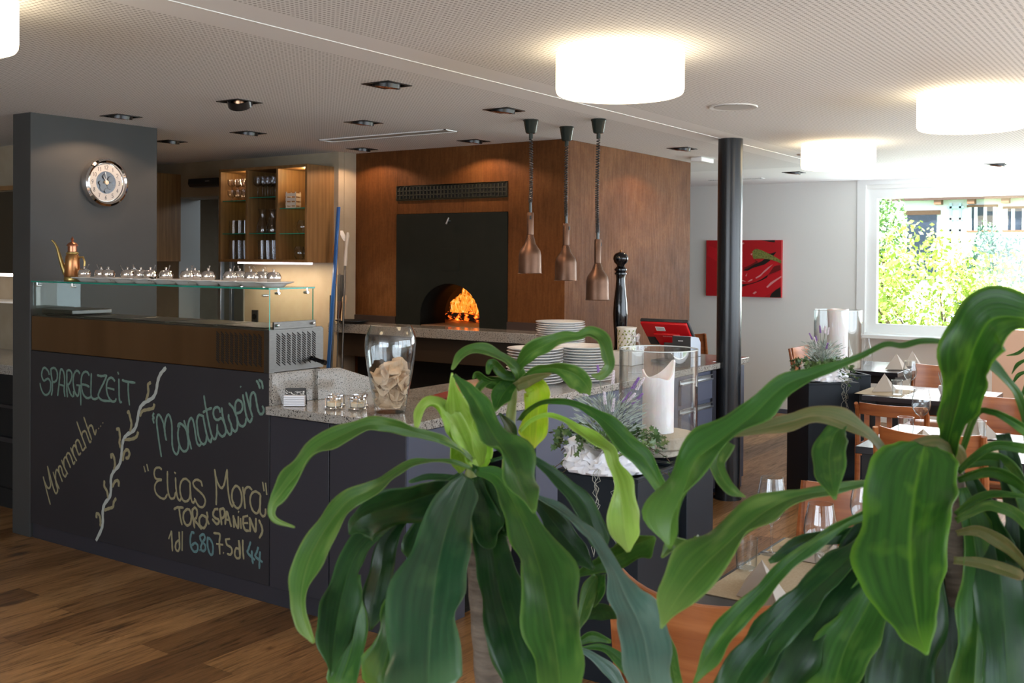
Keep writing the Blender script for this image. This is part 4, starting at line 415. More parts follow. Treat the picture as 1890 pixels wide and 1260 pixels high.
# fire
rng=random.Random(3)
def log(a,b,r):
    a=Vector(a); b=Vector(b); pts=[a.lerp(b,i/6)+Vector((rng.uniform(-.006,.006),rng.uniform(-.006,.006),rng.uniform(-.006,.006))) for i in range(7)]
    return MB().tube(pts,[r*rng.uniform(.85,1.1) for _ in pts],9)
lm=mat('charred_log',(.05,.025,.015),.9); v=coords(lm); nn=noise(lm,v,22,5,.7)
lk(lm,ramp(lm,nn,[(.5,(0,0,0)),(.62,(1,.12,.01)),(.75,(1,.5,.1))]),P(lm).inputs['Emission Color']); P(lm).inputs['Emission Strength'].default_value=4
for k,(a,b,r,l) in enumerate([((.62,-.05,.04),(.62,.5,.045),.038,'charred log lying along the floor of the oven fire'),((.55,.05,.12),(.75,.45,.09),.034,'charred log resting across the lower log in the oven'),((.5,.12,.03),(.42,.42,.05),.03,'short charred log nearest the oven mouth'),((.7,.0,.10),(.60,.32,.22),.028,'upper charred log leaning in the flames')]):
    o=log(a,b,r).build('firewood_log',lm); o.location=(XO,4.62,1.12); tag(o,l,'log','burning logs in the oven')
fm=bpy.data.materials.new('flame'); fm.use_nodes=True; fm.node_tree.nodes.clear()
out=nd(fm,'ShaderNodeOutputMaterial'); em=nd(fm,'ShaderNodeEmission'); em.inputs[1].default_value=1.35; trn=nd(fm,'ShaderNodeBsdfTransparent'); mx=nd(fm,'ShaderNodeMixShader')
v=coords(fm,(8,8,2.0)); nf=noise(fm,v,3.2,5,.6,1.8)
lk(fm,ramp(fm,nf,[(.34,(.55,.035,.0)),(.48,(1,.17,.008)),(.60,(1,.42,.05)),(.72,(1,.85,.4))]),em.inputs[0]); lk(fm,ramp(fm,nf,[(.44,(0,0,0)),(.54,(.92,.92,.92))]),mx.inputs[0]); lk(fm,trn.outputs[0],mx.inputs[1]); lk(fm,em.outputs[0],mx.inputs[2]); lk(fm,mx.outputs[0],out.inputs[0])
mb=MB()
for k in range(15):
    y=rng.uniform(-.28,.50); x=rng.uniform(.5,.82); h=rng.uniform(.18,.36); r=rng.uniform(.025,.05); lean=rng.uniform(.0,.16)
    pts=[(x+rng.uniform(-.01,.01),y-lean*t*t+math.sin(t*5+k)*.018,.04+h*t) for t in [i/8 for i in range(9)]]
    mb.tube(pts,[r*(.5+1.3*t)*(1-t)**.8*1.6+.001 for t in [i/8 for i in range(9)]],8)
fl=mb.build('flames',fm); fl.location=(XO,4.62,1.12); tag(fl,'orange and yellow flames of the wood fire inside the oven arch','fire',kind='stuff')
light('fire_glow','POINT',(XO+.70,4.85,1.28),1.6,(1,.42,.12),shadow_soft_size=.12)

# ================= ceiling fittings =================
drum=emis('lamp_shade_glow',(1,.80,.52),5.0)
rimm=mat('lamp_rim',(.8,.78,.7),.4)
for i,(x,y,l) in enumerate([(3.60,1.955,'large round white drum ceiling lamp nearest the middle of the picture'),(5.42,1.0,'round white drum ceiling lamp cut off by the right edge'),(7.27,2.21,'smallest round drum ceiling lamp, beside the black column'),(1.62,3.30,'round drum ceiling lamp cut off at the top left corner')]):
    t=thing('ceiling_lamp',l,'ceiling lamp',(x,y,CZ),group='drum ceiling lamps')
    MB().lathe([(.22,-.001),(.22,-.012)],n=40).build('mounting_plate',rimm,t)
    MB().lathe([(.0005,-.176),(.235,-.176),(.245,-.172),(.25,-.164),(.252,-.15),(.252,-.018),(.246,-.012),(.02,-.012)],n=56).build('lamp_shade',drum,t)
m_rec=mat('downlight_black',(.012,.011,.011),.28); m_refl=mat('downlight_reflector',(.35,.2,.12),.25,1); m_bulb=emis('halogen_bulb',(1,.72,.55),9)
spot=[0,1,2,3,4,5,6,7,8,9,10,11]
dln=['ceiling downlight nearest to the ceiling joint','downlight tilted forward with its bright bulb showing','downlight right above the clock pillar','downlight between the pillar and the long air slot','downlight in front of the long air slot','downlight left of the heat lamp cups','downlight just right of the pillar top edge','downlight over the rusted wall left end','downlight over the oven near the heat lamps','downlight over the right face of the rusted wall','small downlight right of the black column','downlight near the window at the right edge']
for i,(x,y) in enumerate(DL):
    t=thing('downlight','recessed square black '+dln[i],'downlight',(x,y,CZ),group='recessed downlights')
    e=hs; mb=MB()
    for (p,q,r_,s_) in ((-e-.008,-e+.006,-e-.008,e+.008),(e-.006,e+.008,-e-.008,e+.008),(-e+.006,e-.006,-e-.008,-e+.006),(-e+.006,e-.006,e-.006,e+.008)): mb.box(p,q,r_,s_,-.004,.004)
    mb.build('frame',m_rec,t)
    mb=MB(); mb.add([(-e,-e,.0),(e,-e,.0),(e,e,.0),(-e,e,.0),(-e,-e,.11),(e,-e,.11),(e,e,.11),(-e,e,.11)],[(0,1,5,4),(1,2,6,5),(2,3,7,6),(3,0,4,7),(4,5,6,7)]); mb.build('housing',m_rec,t)
    low=-.028 if i in (1,) else -.022
    tl=Matrix.Translation((0,0,.042+low))@Matrix.Rotation(R(40 if i==1 else 8),4,Vector((.565,-.825,0)) if i==1 else 'X')
    MB().lathe([(.052,-.035),(.056,-.03),(.045,.0),(.02,.03)],n=20,m=tl).build('reflector',m_refl,t)
    MB().lathe([(.0005,-.012),(.028,-.014),(.03,-.008)],n=16,m=tl).build('bulb',m_bulb,t)
    MB().lathe([(.062,-.03),(.066,-.034),(.066,.01),(.062,.01)],n=24,m=tl,close=True).build('trim_ring',m_rec,t)
def sp(x,y,e,tx,ty,ang=146,bl=.25,col=(1,.66,.42),tz=0): light('downlight_beam','SPOT',(x,y,2.41),e,col,target=(tx,ty,tz),spot_size=R(ang),spot_blend=bl,shadow_soft_size=.015)
for (x,y,e) in ((5.806,5.354,10),(5.809,4.309,10),(3.72,5.335,9),(7.003,3.278,12),(4.673,4.299,14),(4.693,3.273,16),(3.712,3.267,16),(4.656,5.31,12)): sp(x,y,e*1,x,y)
sp(3.715,4.33,14*1,3.77,5.63,24,.5,tz=2.03)
# long air slot, loudspeakers, smoke detector
t=thing('air_slot','long narrow rectangular air slot frame flush in the ceiling','air vent',(5.25,4.63,CZ))
mb=MB(); a,b=.07,.56
mb.box(-a,-a+.012,-b,b,-.006,0).box(a-.012,a,-b,b,-.006,0).box(-a,a,-b,-b+.012,-.006,0).box(-a,a,b-.012,b,-.006,0); mb.build('frame',m_frame,t)
MB().box(-a+.012,a-.012,-b+.012,b-.012,-.002,0).build('panel',mat('vent_panel',(.4,.39,.38),.6),t)
t=thing('ceiling_loudspeaker','flat round white loudspeaker in the ceiling above the black column','loudspeaker',(5.242,2.158,CZ))
MB().lathe([(.10,-.002),(.125,-.006),(.13,-.002),(.13,0)],n=36).build('rim',m_frame,t); MB().lathe([(.0005,-.004),(.1,-.004)],n=36).build('grille',mat('speaker_grille',(.5,.5,.5),.7),t)
for (x,y,l) in ((7.9,2.62,'second small round loudspeaker in the ceiling behind the column'),):
    o=MB().lathe([(.0005,-.008),(.09,-.006),(.10,0)],(x,y,CZ),28).build('ceiling_loudspeaker',m_frame); tag(o,l,'loudspeaker')
for (x,y,l) in ((9.9,4.05,'narrow slotted air outlet in the ceiling left of the window wall'),(10.2,1.55,'narrow slotted air outlet in the ceiling above the window')):
    t=thing('air_outlet',l,'air vent',(x,y,CZ)); MB().box(-.05,.05,-.3,.3,-.004,0).build('frame',m_frame,t)
    mb=MB(); 
    for q in range(22): mb.box(-.035,.035,-.29+q*.0265,-.29+q*.0265+.012,-.006,-.004)
    mb.build('slots',mat('slot_grey',(.25,.25,.25),.6),t)
t=thing('emergency_light','small flat white emergency light on the ceiling behind the rusted wall corner','emergency light',(7.75,3.45,CZ)); MB().box(-.12,.12,-.05,.05,-.035,0).build('housing',m_frame,t,bevel=.008)

# ================= black column =================
t=thing('steel_column','round black painted steel column standing at the end of the bar','column',(6.63,2.745,0))
MB().cyl((0,0,0),.083,0,CZ,48).build('shaft',m_column,t); MB().lathe([(.083,0),(.094,0),(.094,.008),(.083,.008)],n=48,close=True).build('floor_ring',m_column,t)

# ================= pillar clock =================
ck=thing('wall_clock','round chrome wall clock with white dial and open gear centre on the dark pillar','clock',(3.795,5.63,2.07))
def toY(mb): return mb.xf(Matrix.Rotation(R(90),4,'X'))     # lathe axis z -> -y
toY(MB().lathe([(.0,0),(.15,0),(.152,.02),(.145,.045),(.132,.052),(.121,.046),(.117,.03),(.0,.03)],n=56)).build('case',m_chrome,ck)
toY(MB().lathe([(.068,.0315),(.113,.0315),(.113,.0325),(.068,.0325)],n=56,close=True)).build('dial_ring',mat('clock_dial',(.52,.50,.48),.5),ck)
toY(MB().lathe([(.0005,.0312),(.068,.0312)],n=40)).build('gear_backplate',mat('gear_plate',(.16,.17,.19),.25,.8),ck)
gm=mat('gear_steel',(.16,.16,.17),.3,.9)
def gear(cx,cz,r,nt,y):
    poly=[]
    for i in range(nt*4):
        a=2*PI*i/(nt*4); rr=r*(1 if i%4<2 else .84); poly.append((cx+rr*math.cos(a),cz+rr*math.sin(a)))
    return MB().prism(poly,-y-.003,-y,'y')
for (cx,cz,r,nt,y) in ((-.02,-.03,.026,14,.0325),(.026,-.022,.022,12,.0325),(0,-.05,.016,10,.036),(-.038,-.005,.014,10,.036),(.03,.02,.02,12,.034),(-.01,.035,.016,10,.034)): gear(cx,cz,r,nt,y).build('gear',gm,ck)
toY(MB().lathe([(.0005,.042),(.013,.042),(.013,.032)],n=24)).build('hub',mat('hub_cream',(.7,.55,.4),.3),ck)
m_ink=mat('clock_numerals',(.10,.10,.11),.6)
def segs(ch):
    D={'1':[[(.2,.75),(.5,1),(.5,0)]],'2':[[(0,.8),(.15,1),(.6,1),(.75,.8),(.7,.55),(0,0),(.8,0)]],'3':[[(0,.85),(.2,1),(.6,1),(.72,.75),(.55,.53),(.3,.52)],[(.55,.53),(.75,.3),(.6,0),(.2,0),(0,.15)]],'4':[[(.6,0),(.6,1),(0,.3),(.8,.3)]],'5':[[(.7,1),(.1,1),(.05,.55),(.5,.6),(.75,.4),(.7,.1),(.4,0),(0,.1)]],'6':[[(.65,1),(.25,.75),(.05,.4),(.1,.1),(.4,0),(.7,.15),(.7,.4),(.4,.55),(.1,.4)]],'7':[[(0,1),(.75,1),(.3,0)]],'8':[[(.4,.53),(.1,.75),(.2,1),(.6,1),(.7,.75),(.4,.53),(.05,.3),(.15,0),(.65,0),(.75,.3),(.4,.53)]],'9':[[(.1,0),(.5,.2),(.72,.6),(.65,.9),(.4,1),(.1,.9),(.05,.6),(.4,.45),(.7,.6)]],'0':[[(.4,1),(.1,.8),(.05,.3),(.25,0),(.5,0),(.72,.3),(.7,.8),(.4,1)]]}
    return D[ch]
for h in range(1,13):
    a=PI/2-2*PI*h/12; cx,cz=.091*math.cos(a),.091*math.sin(a); s=.024; txt=str(h); wd=len(txt)*s*.62
    mb=MB()
    for q,chh in enumerate(txt):
        for st in segs(chh): mb.tube([(cx-wd/2+q*s*.66+px_*s*.62,-.0332,cz-s/2+pz*s) for px_,pz in st],.0017,5)
    mb.build('numeral',m_ink,ck)
for (ang,ln,w_) in ((96+4,.062,.0018),(123,.042,.0022)):
    a=R(ang); MB().tube([(0,-.041,0),(ln*math.cos(a),-.041,ln*math.sin(a))],w_,6).build('hand',m_porc,ck)

# ================= bar counter =================
X0=3.33; m_lift=.001
bc=thing('bar_counter','dark grey bar counter front used as a blackboard with chalk writing','bar counter',(X0,4.2,0))
oy=-4.2
MB().box(0,.33,3.645+oy,5.628+oy,.085,1.078).build('blackboard_panel',m_board,bc,bevel=.002)
bb=bc.children[0]
MB().box(0,.30,3.262+oy,3.640+oy,.085,.882).build('front_panel',m_panel,bc,bevel=.002)
MB().box(0,.30,2.815+oy,3.256+oy,.085,.882).build('front_panel',m_panel,bc,bevel=.002)
MB().box(.012,.32,2.82+oy,5.62+oy,.0,.084).build('plinth',m_panel,bc)
MB().box(.001,.40,2.80+oy,2.813+oy,0,.882).build('corner_strip',m_cab,bc,bevel=.001)
def ribbon(strokes,width,x):
    mb=MB(); 
    for st in strokes:
        # smooth the stroke with Catmull-Rom
        P_=[Vector((a,b)) for a,b in st]
        if len(P_)>2:
            Q=[]; E_=[P_[0]*2-P_[1]]+P_+[P_[-1]*2-P_[-2]]
            for i in range(1,len(E_)-2):
                p0,p1,p2,p3=E_[i-1:i+3]
                for t in (0,.2,.4,.6,.8): Q.append(.5*((2*p1)+(p2-p0)*t+(2*p0-5*p1+4*p2-p3)*t*t+(3*p1-p0-3*p2+p3)*t**3))
            Q.append(P_[-1]); P_=Q
        vs=[]; n=len(P_); h=width/2
        for i in range(n):
            d=(P_[min(i+1,n-1)]-P_[max(i-1,0)]); d=d.normalized() if d.length>1e-6 else Vector((1,0)); nn=Vector((-d.y,d.x))
            hh=h*(.75 if i in(0,n-1) else 1)*(1+.12*math.sin(i*1.7))
            e=P_[i]+(d*h*.5*(-1 if i==0 else 1) if i in (0,n-1) else Vector((0,0)))
            a=e+nn*hh; b=e-nn*hh; vs+=[(x,a.x,a.y),(x-m_lift,e.x,e.y),(x,b.x,b.y)]
        fs=[]
        for i in range(n-1):
            for q in (0,1): fs.append((i*3+q,i*3+q+1,i*3+4+q,i*3+3+q))
        mb.add(vs,fs,True)
    return mb
for nm,(lb,colr,wd,strokes) in CHALK.items():
    o=ribbon([[(y+oy,z) for y,z in st] for st in strokes],wd*1.25,-.0006).build('chalk_drawing' if 'asparagus' in nm else 'chalk_lettering',m_chalk[colr],bb); o['label']=lb
# side of the counter facing the tables (plane Y=2.80)
mb=MB(); mb.box(.40,.98,2.80+oy,2.83+oy,.715,.882).build('drawer_front',m_cab,bc,bevel=.002)
MB().box(.42,.98,3.3+oy,3.33+oy,0,.70).box(.42,.98,2.83+oy,3.3+oy,.0,.02).build('open_niche',m_dark,bc)
MB().box(.985,2.62,2.80+oy,2.83+oy,.085,.882).build('side_panel',m_cab,bc,bevel=.002); MB().box(.985,2.61,2.84+oy,3.44+oy,.0,.084).build('plinth',m_panel,bc)
MB().box(1.0,2.61,3.45+oy,3.48+oy,.085,.882).box(.985,1.0,2.84+oy,3.48+oy,.085,.882).build('rear_panel',m_panel,bc)
du=thing('drawer_unit','lavender grey unit of stacked drawers with aluminium grips under the worktop end','drawer unit',(5.96,2.80,0))
MB().box(0,.56,.005,.64,.085,.88).build('body',m_cab,du)
MB().box(.50,.56,-.012,.0,.085,.88).build('end_post',m_panel,du)
zt=[.86,.675,.495,.315]; zb=[.70,.52,.34,.10]
for a,b in zip(zt,zb):
    d=MB().box(.01,.49,-.016,.003,b+.0,a-.035).build('drawer',m_cab,du,bevel=.0015)
    MB().box(.01,.49,-.024,-.002,a-.034,a-.024).box(.01,.49,-.006,-.002,a-.024,a-.004).box(.02,.48,-.024,-.018,a-.004,a+.003).build('handle',m_alu,d,bevel=.001)
t=thing('end_cabinet','tall lavender grey cabinet end behind the black column','cabinet',(6.74,2.80,0))
MB().box(0,.31,0,.64,.075,.875).build('body',m_cab,t,bevel=.002); MB().box(.0,.30,.01,.62,0,.075).build('plinth',m_cab,t)
# worktop: L-shaped granite with upstand
wt=thing('granite_worktop','speckled grey granite worktop running round the end of the bar','worktop',(X0,2.8,.89))
poly=[(-.03,-.03),(3.22,-.03),(3.22,.04),(3.40,.04),(3.40,-.03),(3.74,-.03),(3.74,.72),(.86,.72),(.86,.84),(-.03,.84)]
MB().prism(poly,0,.04,'z').build('slab',m_granite,wt,bevel=.004)
mb=MB().box(-.004,.27,.82,.845,.04,.19)
mb.prism([(.27,.04),(.86,.04),(.86,.05),(.42,.185),(.27,.19)],.80,.825,'y')
mb.build('upstand',m_granite,wt,bevel=.002)
# ================= display cooler =================
dc=thing('display_cooler','stainless steel refrigerated display case with glass top on the bar','display case',(X0,3.65,1.08))
MB().box(0,.352,0,1.97,0,.198).build('housing',noisy('brushed_brown_steel',(.17,.10,.055),(.34,.22,.13),1.6,.27,(1,1,.1),metal=1),dc,bevel=.003)
MB().box(-.002,.03,-.004,.0,0,.20).box(-.003,.0,-.002,.03,0,.2).build('corner_trim',m_steel,dc)
MB().box(.002,.351,-.003,.0005,.002,.197).build('end_plate',m_steel,dc)
mb=MB(); sw=.0055
for c_ in range(10):
    for r_ in range(13):
        y=.05+c_*.033; z=.025+r_*.0112; mb.prism([(y,z),(y+.022,z+.016),(y+.022,z+.016+sw),(y,z+sw)],-.0012,.0,'x')
mb.build('front_vent_slots',m_dark,dc)
mb=MB()
for c_ in range(8):
    for r_ in range(13):
        x=.045+c_*.033; z=.028+r_*.0112; mb.prism([(x+.022,z),(x,z+.016),(x,z+.016+sw),(x+.022,z+sw)],-.0045,-.003,'y')
mb.build('side_vent_slots',m_dark,dc)
tubm=MB().tube([(.27,-.0,.052),(.272,-.04,.044),(.273,-.075,.037)],[.011,.010,.0105],14); tubm.tube([(.273,-.075,.037),(.273,-.096,.033)],.0125,14); tubm.build('black_knob',m_blackgloss,dc)
MB().box(0,.345,0,1.955,.196,.203).build('top_deck',m_steel,dc)
for k in range(5): 
    MB().box(.03,.30,.06+k*.37,.40+k*.37,.203,.209).build('pan_lid',m_steel,dc,bevel=.002)
MB().box(0,.006,0,1.955,.2,.39).build('front_glass',m_case,dc)
MB().box(.006,.285,0,.006,.2,.39).build('end_glass',m_caseend,dc)
MB().box(.006,.285,1.93,1.936,.2,.39).build('end_glass',m_case,dc)
MB().box(-.006,.29,-.004,1.965,.39,.398).build('top_glass',m_case,dc)
MB().box(-.0065,-.0055,-.004,1.965,.39,.398).box(-.006,.29,-.005,-.0042,.39,.398).box(0,.0062,-.0008,-.0002,.2,.39).box(.2845,.2852,0,.0062,.2,.39).build('glass_edge',m_edge,dc)
MB().box(.02,.29,-.012,-.0005,.203,.238).build('glass_clamp_rail',m_steel,dc,bevel=.001)
mb=MB()
for x in (.035,.265): mb.lathe([(.0005,.016),(.006,.014),(.007,0)],(0,0,0),14,m=Matrix.Translation((x,-.012,.222))@Matrix.Rotation(R(90),4,'X'))
for (x,y,z) in ((.05,.0,.372),(.235,.0,.372)): mb.tube([(x,y+.012,z),(x,y-.014,z)],.006,10); mb.tube([(x,y-.008,z),(x,y-.008,z+.022)],.004,8)
mb.tube([(-.014,.03,.362),(.02,.03,.362)],.006,10)
for y in (1.90,1.56): mb.tube([(-.012,y,.372),(.015,y,.372)],.006,10); mb.tube([(-.008,y,.372),(-.008,y,.39)],.004,8)
mb.build('glass_clamps',m_chrome,dc)
MB().box(.02,.27,1.6,1.90,.215,.24).build('scale_tray',m_steel,dc,bevel=.004)
# ================= things on the display case =================
def sugar_pot():
    t=thing('sugar_pot','','sugar pot',group='shiny sugar pots on the glass shelf')
    MB().lathe([(.0005,.006),(.021,.006),(.030,.014),(.036,.030),(.035,.044),(.029,.056),(.0275,.058)],n=28).build('bowl',m_chrome,t)
    MB().lathe([(.0275,.058),(.02,.062),(.006,.064),(.003,.067),(.0065,.072),(.005,.077),(.0005,.078)],n=24).build('lid',m_chrome,t)
    MB().tube([(.018,.0,.05),(.036,.004,.076),(.044,.005,.088)],[.0016,.002,.0042],6,flat=.5).build('spoon',m_chrome,t)
    mb=MB()
    for k in range(3): a=k*2.1; mb.tube([(.02*math.cos(a),.02*math.sin(a),.012),(.026*math.cos(a),.026*math.sin(a),0)],.0025,6)
    mb.build('foot_ring',m_chrome,t); return t
GT=1.478
plY=[5.243,5.083,4.91,4.741,4.565,4.395,4.229,4.06,3.90,3.745]
p0=None
for i,y in enumerate(plY):
    lb='small white oval plate under the sugar pots on the glass shelf, %s from the left'%ORD[i]
    if p0 is None:
        p0=MB().lathe([(.0005,.0),(.046,.0),(.052,.001),(.064,.012),(.103,.0225),(.105,.0255),(.10,.0252),(.060,.012),(.0005,.009)],n=40,sq=.76).build('oval_plate',m_porc); o=p0
    else: o=p0.copy(); C.objects.link(o)
    o.location=(3.45,y,GT); tag(o,lb,'plate','white plates on the glass shelf')
s0=sugar_pot(); first=True
pots=[(3.43,5.262,.3),(3.44,5.117,1.4),(3.435,5.045,2.5),(3.53,4.95,.9),(3.445,4.888,2.9),(3.44,4.765,1.9),(3.445,4.69,.2),(3.45,4.565,.35),(3.52,4.42,1.2),(3.435,4.375,.1),(3.45,4.229,.6),(3.53,4.085,.9),(3.435,4.045,.3),(3.53,3.915,2.2),(3.43,3.888,.9),(3.445,3.745,2.6)]
for i,(x,y,a) in enumerate(pots):
    lb='small chrome sugar pot with spoon on the glass shelf, %s from the left'%ORD[i]
    if first: o=s0; o.location=(x,y,GT+.0095); o.rotation_euler=(0,0,a); o['label']=lb; first=False
    else: o=dup(s0,(x,y,GT+.0095),a,lb)
# copper oil can
t=thing('oil_can','antique copper and brass oil can with long curved spout, left end of the glass shelf','oil can',(3.42,5.36,GT))
cb=mat('brass',(.45,.33,.12),.3,.9)
MB().lathe([(.0005,0),(.043,0),(.045,.004),(.045,.022),(.042,.026)],n=32).build('base_ring',cb,t)
MB().lathe([(.042,.026),(.0445,.03),(.038,.115),(.036,.142),(.030,.152)],n=32).build('body',m_brass,t)
MB().lathe([(.031,.152),(.034,.156),(.034,.162),(.028,.164),(.026,.168)],n=28).build('collar',cb,t)
MB().lathe([(.025,.166),(.025,.198),(.031,.2),(.031,.204),(.022,.216),(.007,.224),(.005,.23),(.009,.236),(.006,.243),(.002,.252),(.0005,.254)],n=28).build('lid',mat('copper_lid',(.48,.20,.11),.28,.9),t)
u=Vector((-.565,.825,0))  # spout points to the left of the picture
MB().tube([u*.036+Vector((0,0,.04)),u*.055+Vector((0,0,.085)),u*.072+Vector((0,0,.14)),u*.086+Vector((0,0,.19)),u*.10+Vector((0,0,.215)),u*.116+Vector((0,0,.232))],[.016,.013,.010,.0075,.006,.0055],12).build('spout',cb,t)
MB().tube([-u*.036+Vector((0,0,.135)),-u*.06+Vector((0,0,.138)),-u*.070+Vector((0,0,.11)),-u*.066+Vector((0,0,.07)),-u*.052+Vector((0,0,.045)),-u*.041+Vector((0,0,.04))],.0055,10).build('handle',cb,t)

# ================= worktop items =================
WT=.931
# reserved card holder
t=thing('card_holder','black folded RESERVE card holder with a stack of white cards leaning on the upstand','card holder',(3.405,3.55,WT),rz=R(-55))
MB().prism([(-.028,0),(-.0265,0),(0,.078),(.0265,0),(.028,0),(.001,.081),(-.001,.081)],-.048,.048,'x').xf(Matrix.Identity(4)).build('folded_holder',m_char,t)
cardm=mat('card_edges',(.72,.72,.76),.6)
mb=MB()
for k in range(5): mb.box(-.048,.048,-.040+k*.0006,-.012,.002+k*.0098,.0105+k*.0098)
mb.build('card_stack',cardm,t)
slope=Matrix.Translation((0,-.0275,.0))@Matrix.Rotation(R(70),4,'X')
mb=MB()
def rtext(mb,s,x,z,h,y):
    G={'r':[[(.1,0),(.1,.6)],[(.1,.45),(.35,.62),(.5,.6)]],'e':[[(.1,.32),(.55,.32),(.5,.55),(.3,.62),(.1,.5),(.05,.25),(.15,.02),(.5,.05)]],'s':[[(.5,.55),(.3,.62),(.12,.5),(.15,.38),(.45,.25),(.45,.08),(.25,0),(.05,.08)]],'v':[[(.05,.6),(.28,0),(.5,.6)]]}
    for q,chh in enumerate(s):
        if chh==' ': continue
        for st in G[chh.replace('é','e')]: mb.tube([(x+(q*.62+a)*h,y,z+b*h) for a,b in st],h*.055,5)
        if chh=='é': mb.tube([(x+(q*.62+.25)*h,y,z+.72*h),(x+(q*.62+.42)*h,y,z+.88*h)],h*.055,5)
rtext(mb,'réservé',-.002,.0,.0105,0)
mb.xf(Matrix.Translation((0,-.0105,.060))@Matrix.Rotation(R(-18),4,'X')).build('printed_word',m_white,t)
mb=MB(); q_=random.Random(5)
for k in range(36):
    x=q_.uniform(-.044,.044); z=.05+q_.uniform(0,.013)*(1 if abs(x)<.03 else 1.5); mb.lathe([(.0005,0),(q_.uniform(.001,.0026),0)],(0,0,0),8,m=Matrix.Translation((x,-.0145+ (z-.05)*-.0+.0*z,z))@Matrix.Rotation(R(72),4,'X'))
mb.xf(Matrix.Translation((0,.0,0))).build('printed_blossom',m_white,t)
# chrome rimmed glass parmesan pots
def cheese_pot():
    t=thing('cheese_pot','','condiment pot',group='glass condiment pots on the worktop')
    MB().lathe([(.030,.0),(.040,.0),(.042,.004),(.040,.008),(.034,.009)],n=28).build('base_ring',m_chrome,t)
    MB().lathe([(.0335,.008),(.0335,.046),(.0355,.050)],n=28).build('glass_bowl',m_tumbler,t)
    MB().lathe([(.0005,.012),(.031,.012),(.031,.030),(.0005,.033)],n=24).build('grated_cheese',mat('grated_cheese',(.72,.63,.46),.9) if 'grated_cheese' not in bpy.data.materials else bpy.data.materials['grated_cheese'],t)
    MB().lathe([(.034,.046),(.038,.046),(.038,.052),(.034,.052)],n=28,close=True).build('rim_ring',m_chrome,t)
    mb=MB()
    for k in range(4): a=k*PI/2+.4; mb.tube([(.0385*math.cos(a),.0385*math.sin(a),.004),(.0385*math.cos(a),.0385*math.sin(a),.05)],.0018,6)
    mb.build('wire_posts',m_chrome,t)
    MB().tube([(.01,0,.03),(-.01,.0,.05),(-.042,.0,.075)],[.004,.002,.0028],6,flat=.6).build('spoon',m_chrome,t)
    return t
c0=cheese_pot()
u_=[((3.435,3.335),.6,'glass cheese pot with chrome rim and spoon, front left of the four on the worktop'),((3.485,3.235),1.9,'glass cheese pot with chrome rim, front right beside the big vase'),((3.52,3.40),-.9,'glass cheese pot with chrome rim, rear left of the four'),((3.57,3.30),2.8,'glass cheese pot with chrome rim, rear right of the four')]
for i,((x,y),a,l) in enumerate(u_):
    if i==0: c0.location=(x,y,WT); c0.rotation_euler=(0,0,a); c0['label']=l
    else: dup(c0,(x,y,WT),a,l)
# big glass vase with dried leaves
t=thing('glass_vase','tall rounded clear glass vase filled with pale dried petals on the worktop','vase',(3.51,3.06,WT))
prof=[(.0005,.0),(.066,0),(.070,.004),(.073,.03),(.086,.10),(.103,.19),(.1135,.26),(.1155,.30),(.1125,.34),(.101,.372),(.093,.388)]
MB().lathe(prof+[(.0915,.387),(.0995,.371),(.1105,.34),(.1135,.30),(.1115,.26),(.101,.19),(.084,.10),(.071,.034),(.05,.022),(.0005,.02)],n=56).build('glass_body',m_glass,t)
q_=random.Random(11)
# petals: curled papery sheets
pn=0
lays=[(.04,.045,7),(.075,.055,8),(.105,.065,8),(.135,.06,8),(.165,.055,6),(.195,.04,3)]
for (z,rr,cnt) in lays:
    for k in range(cnt):
        a=2*PI*k/cnt+q_.uniform(-.3,.3); r=rr*q_.uniform(.35,1.0); s=q_.uniform(.034,.052)
        mb=MB(); N=7; vs=[]; c1,c2=q_.uniform(8,22),q_.uniform(-14,14)
        for i in range(N):
            for j in range(N):
                uu=(i/(N-1)-.5)*2; vv=(j/(N-1)-.5)*2; rad=1-.22*(uu*uu*vv*vv)
                x=uu*s*rad; y=vv*s*.85*rad; zz=c1*x*x+c2*y*y+.004*math.sin(uu*5+k)+.004*math.cos(vv*6+k)
                vs.append((x,y,zz))
        fs=[(i*N+j,(i+1)*N+j,(i+1)*N+j+1,i*N+j+1) for i in range(N-1) for j in range(N-1)]
        mb.add(vs,fs,True); Mx=Matrix.Translation((r*math.cos(a),r*math.sin(a),z))@Matrix.Rotation(a,4,'Z')@Matrix.Rotation(q_.uniform(.4,1.5),4,'Y')@Matrix.Rotation(q_.uniform(-3,3),4,'Z')
        mb.xf(Mx)
        lim=lambda zz: .063+(.098-.063)*min(1,max(0,(zz-.0)/.2))
        nv=[]
        for (x,y,zz) in mb.v:
            d=math.hypot(x,y); zz=max(zz,.024); L_=lim(zz)
            if d>L_: x*=L_/d; y*=L_/d
            nv.append((x,y,zz))
        mb.v=nv; o=mb.build('dried_petal',m_petal,t,thick=.0008)
# plates
def stack(cx,cy,zb,n,step,r,name,grp):
    prof=[(.0005,0),(r*.6,0),(r*.64,.003),(r*.98,.0145),(r,.017),(r*.985,.0185),(r*.66,.0075),(r*.62,.0045),(.0005,.0045)]
    f0=None; rg=random.Random(int(cx*100))
    for i in range(n):
        if f0 is None: f0=MB().lathe(prof,n=44).build('dinner_plate',m_porc); o=f0
        else: o=f0.copy(); C.objects.link(o)
        o.location=(cx+rg.uniform(-.003,.003),cy+rg.uniform(-.003,.003),zb+i*step)
        k=n-1-i
        tag(o,'white dinner plate in the %s, %s'%(name,'topmost of the stack' if k==0 else ORD[k]+' from the top' if k<24 else 'lowest'),'plate',grp)
stack(4.79,3.12,WT,13,.0152,.158,'front left plate stack','plates stacked under the heat lamps, left')
stack(5.08,2.975,WT,13,.0152,.162,'front right plate stack','plates stacked under the heat lamps, right')
stack(5.31,3.275,WT,24,.0130,.150,'tallest rear plate stack','plates stacked under the heat lamps, rear')
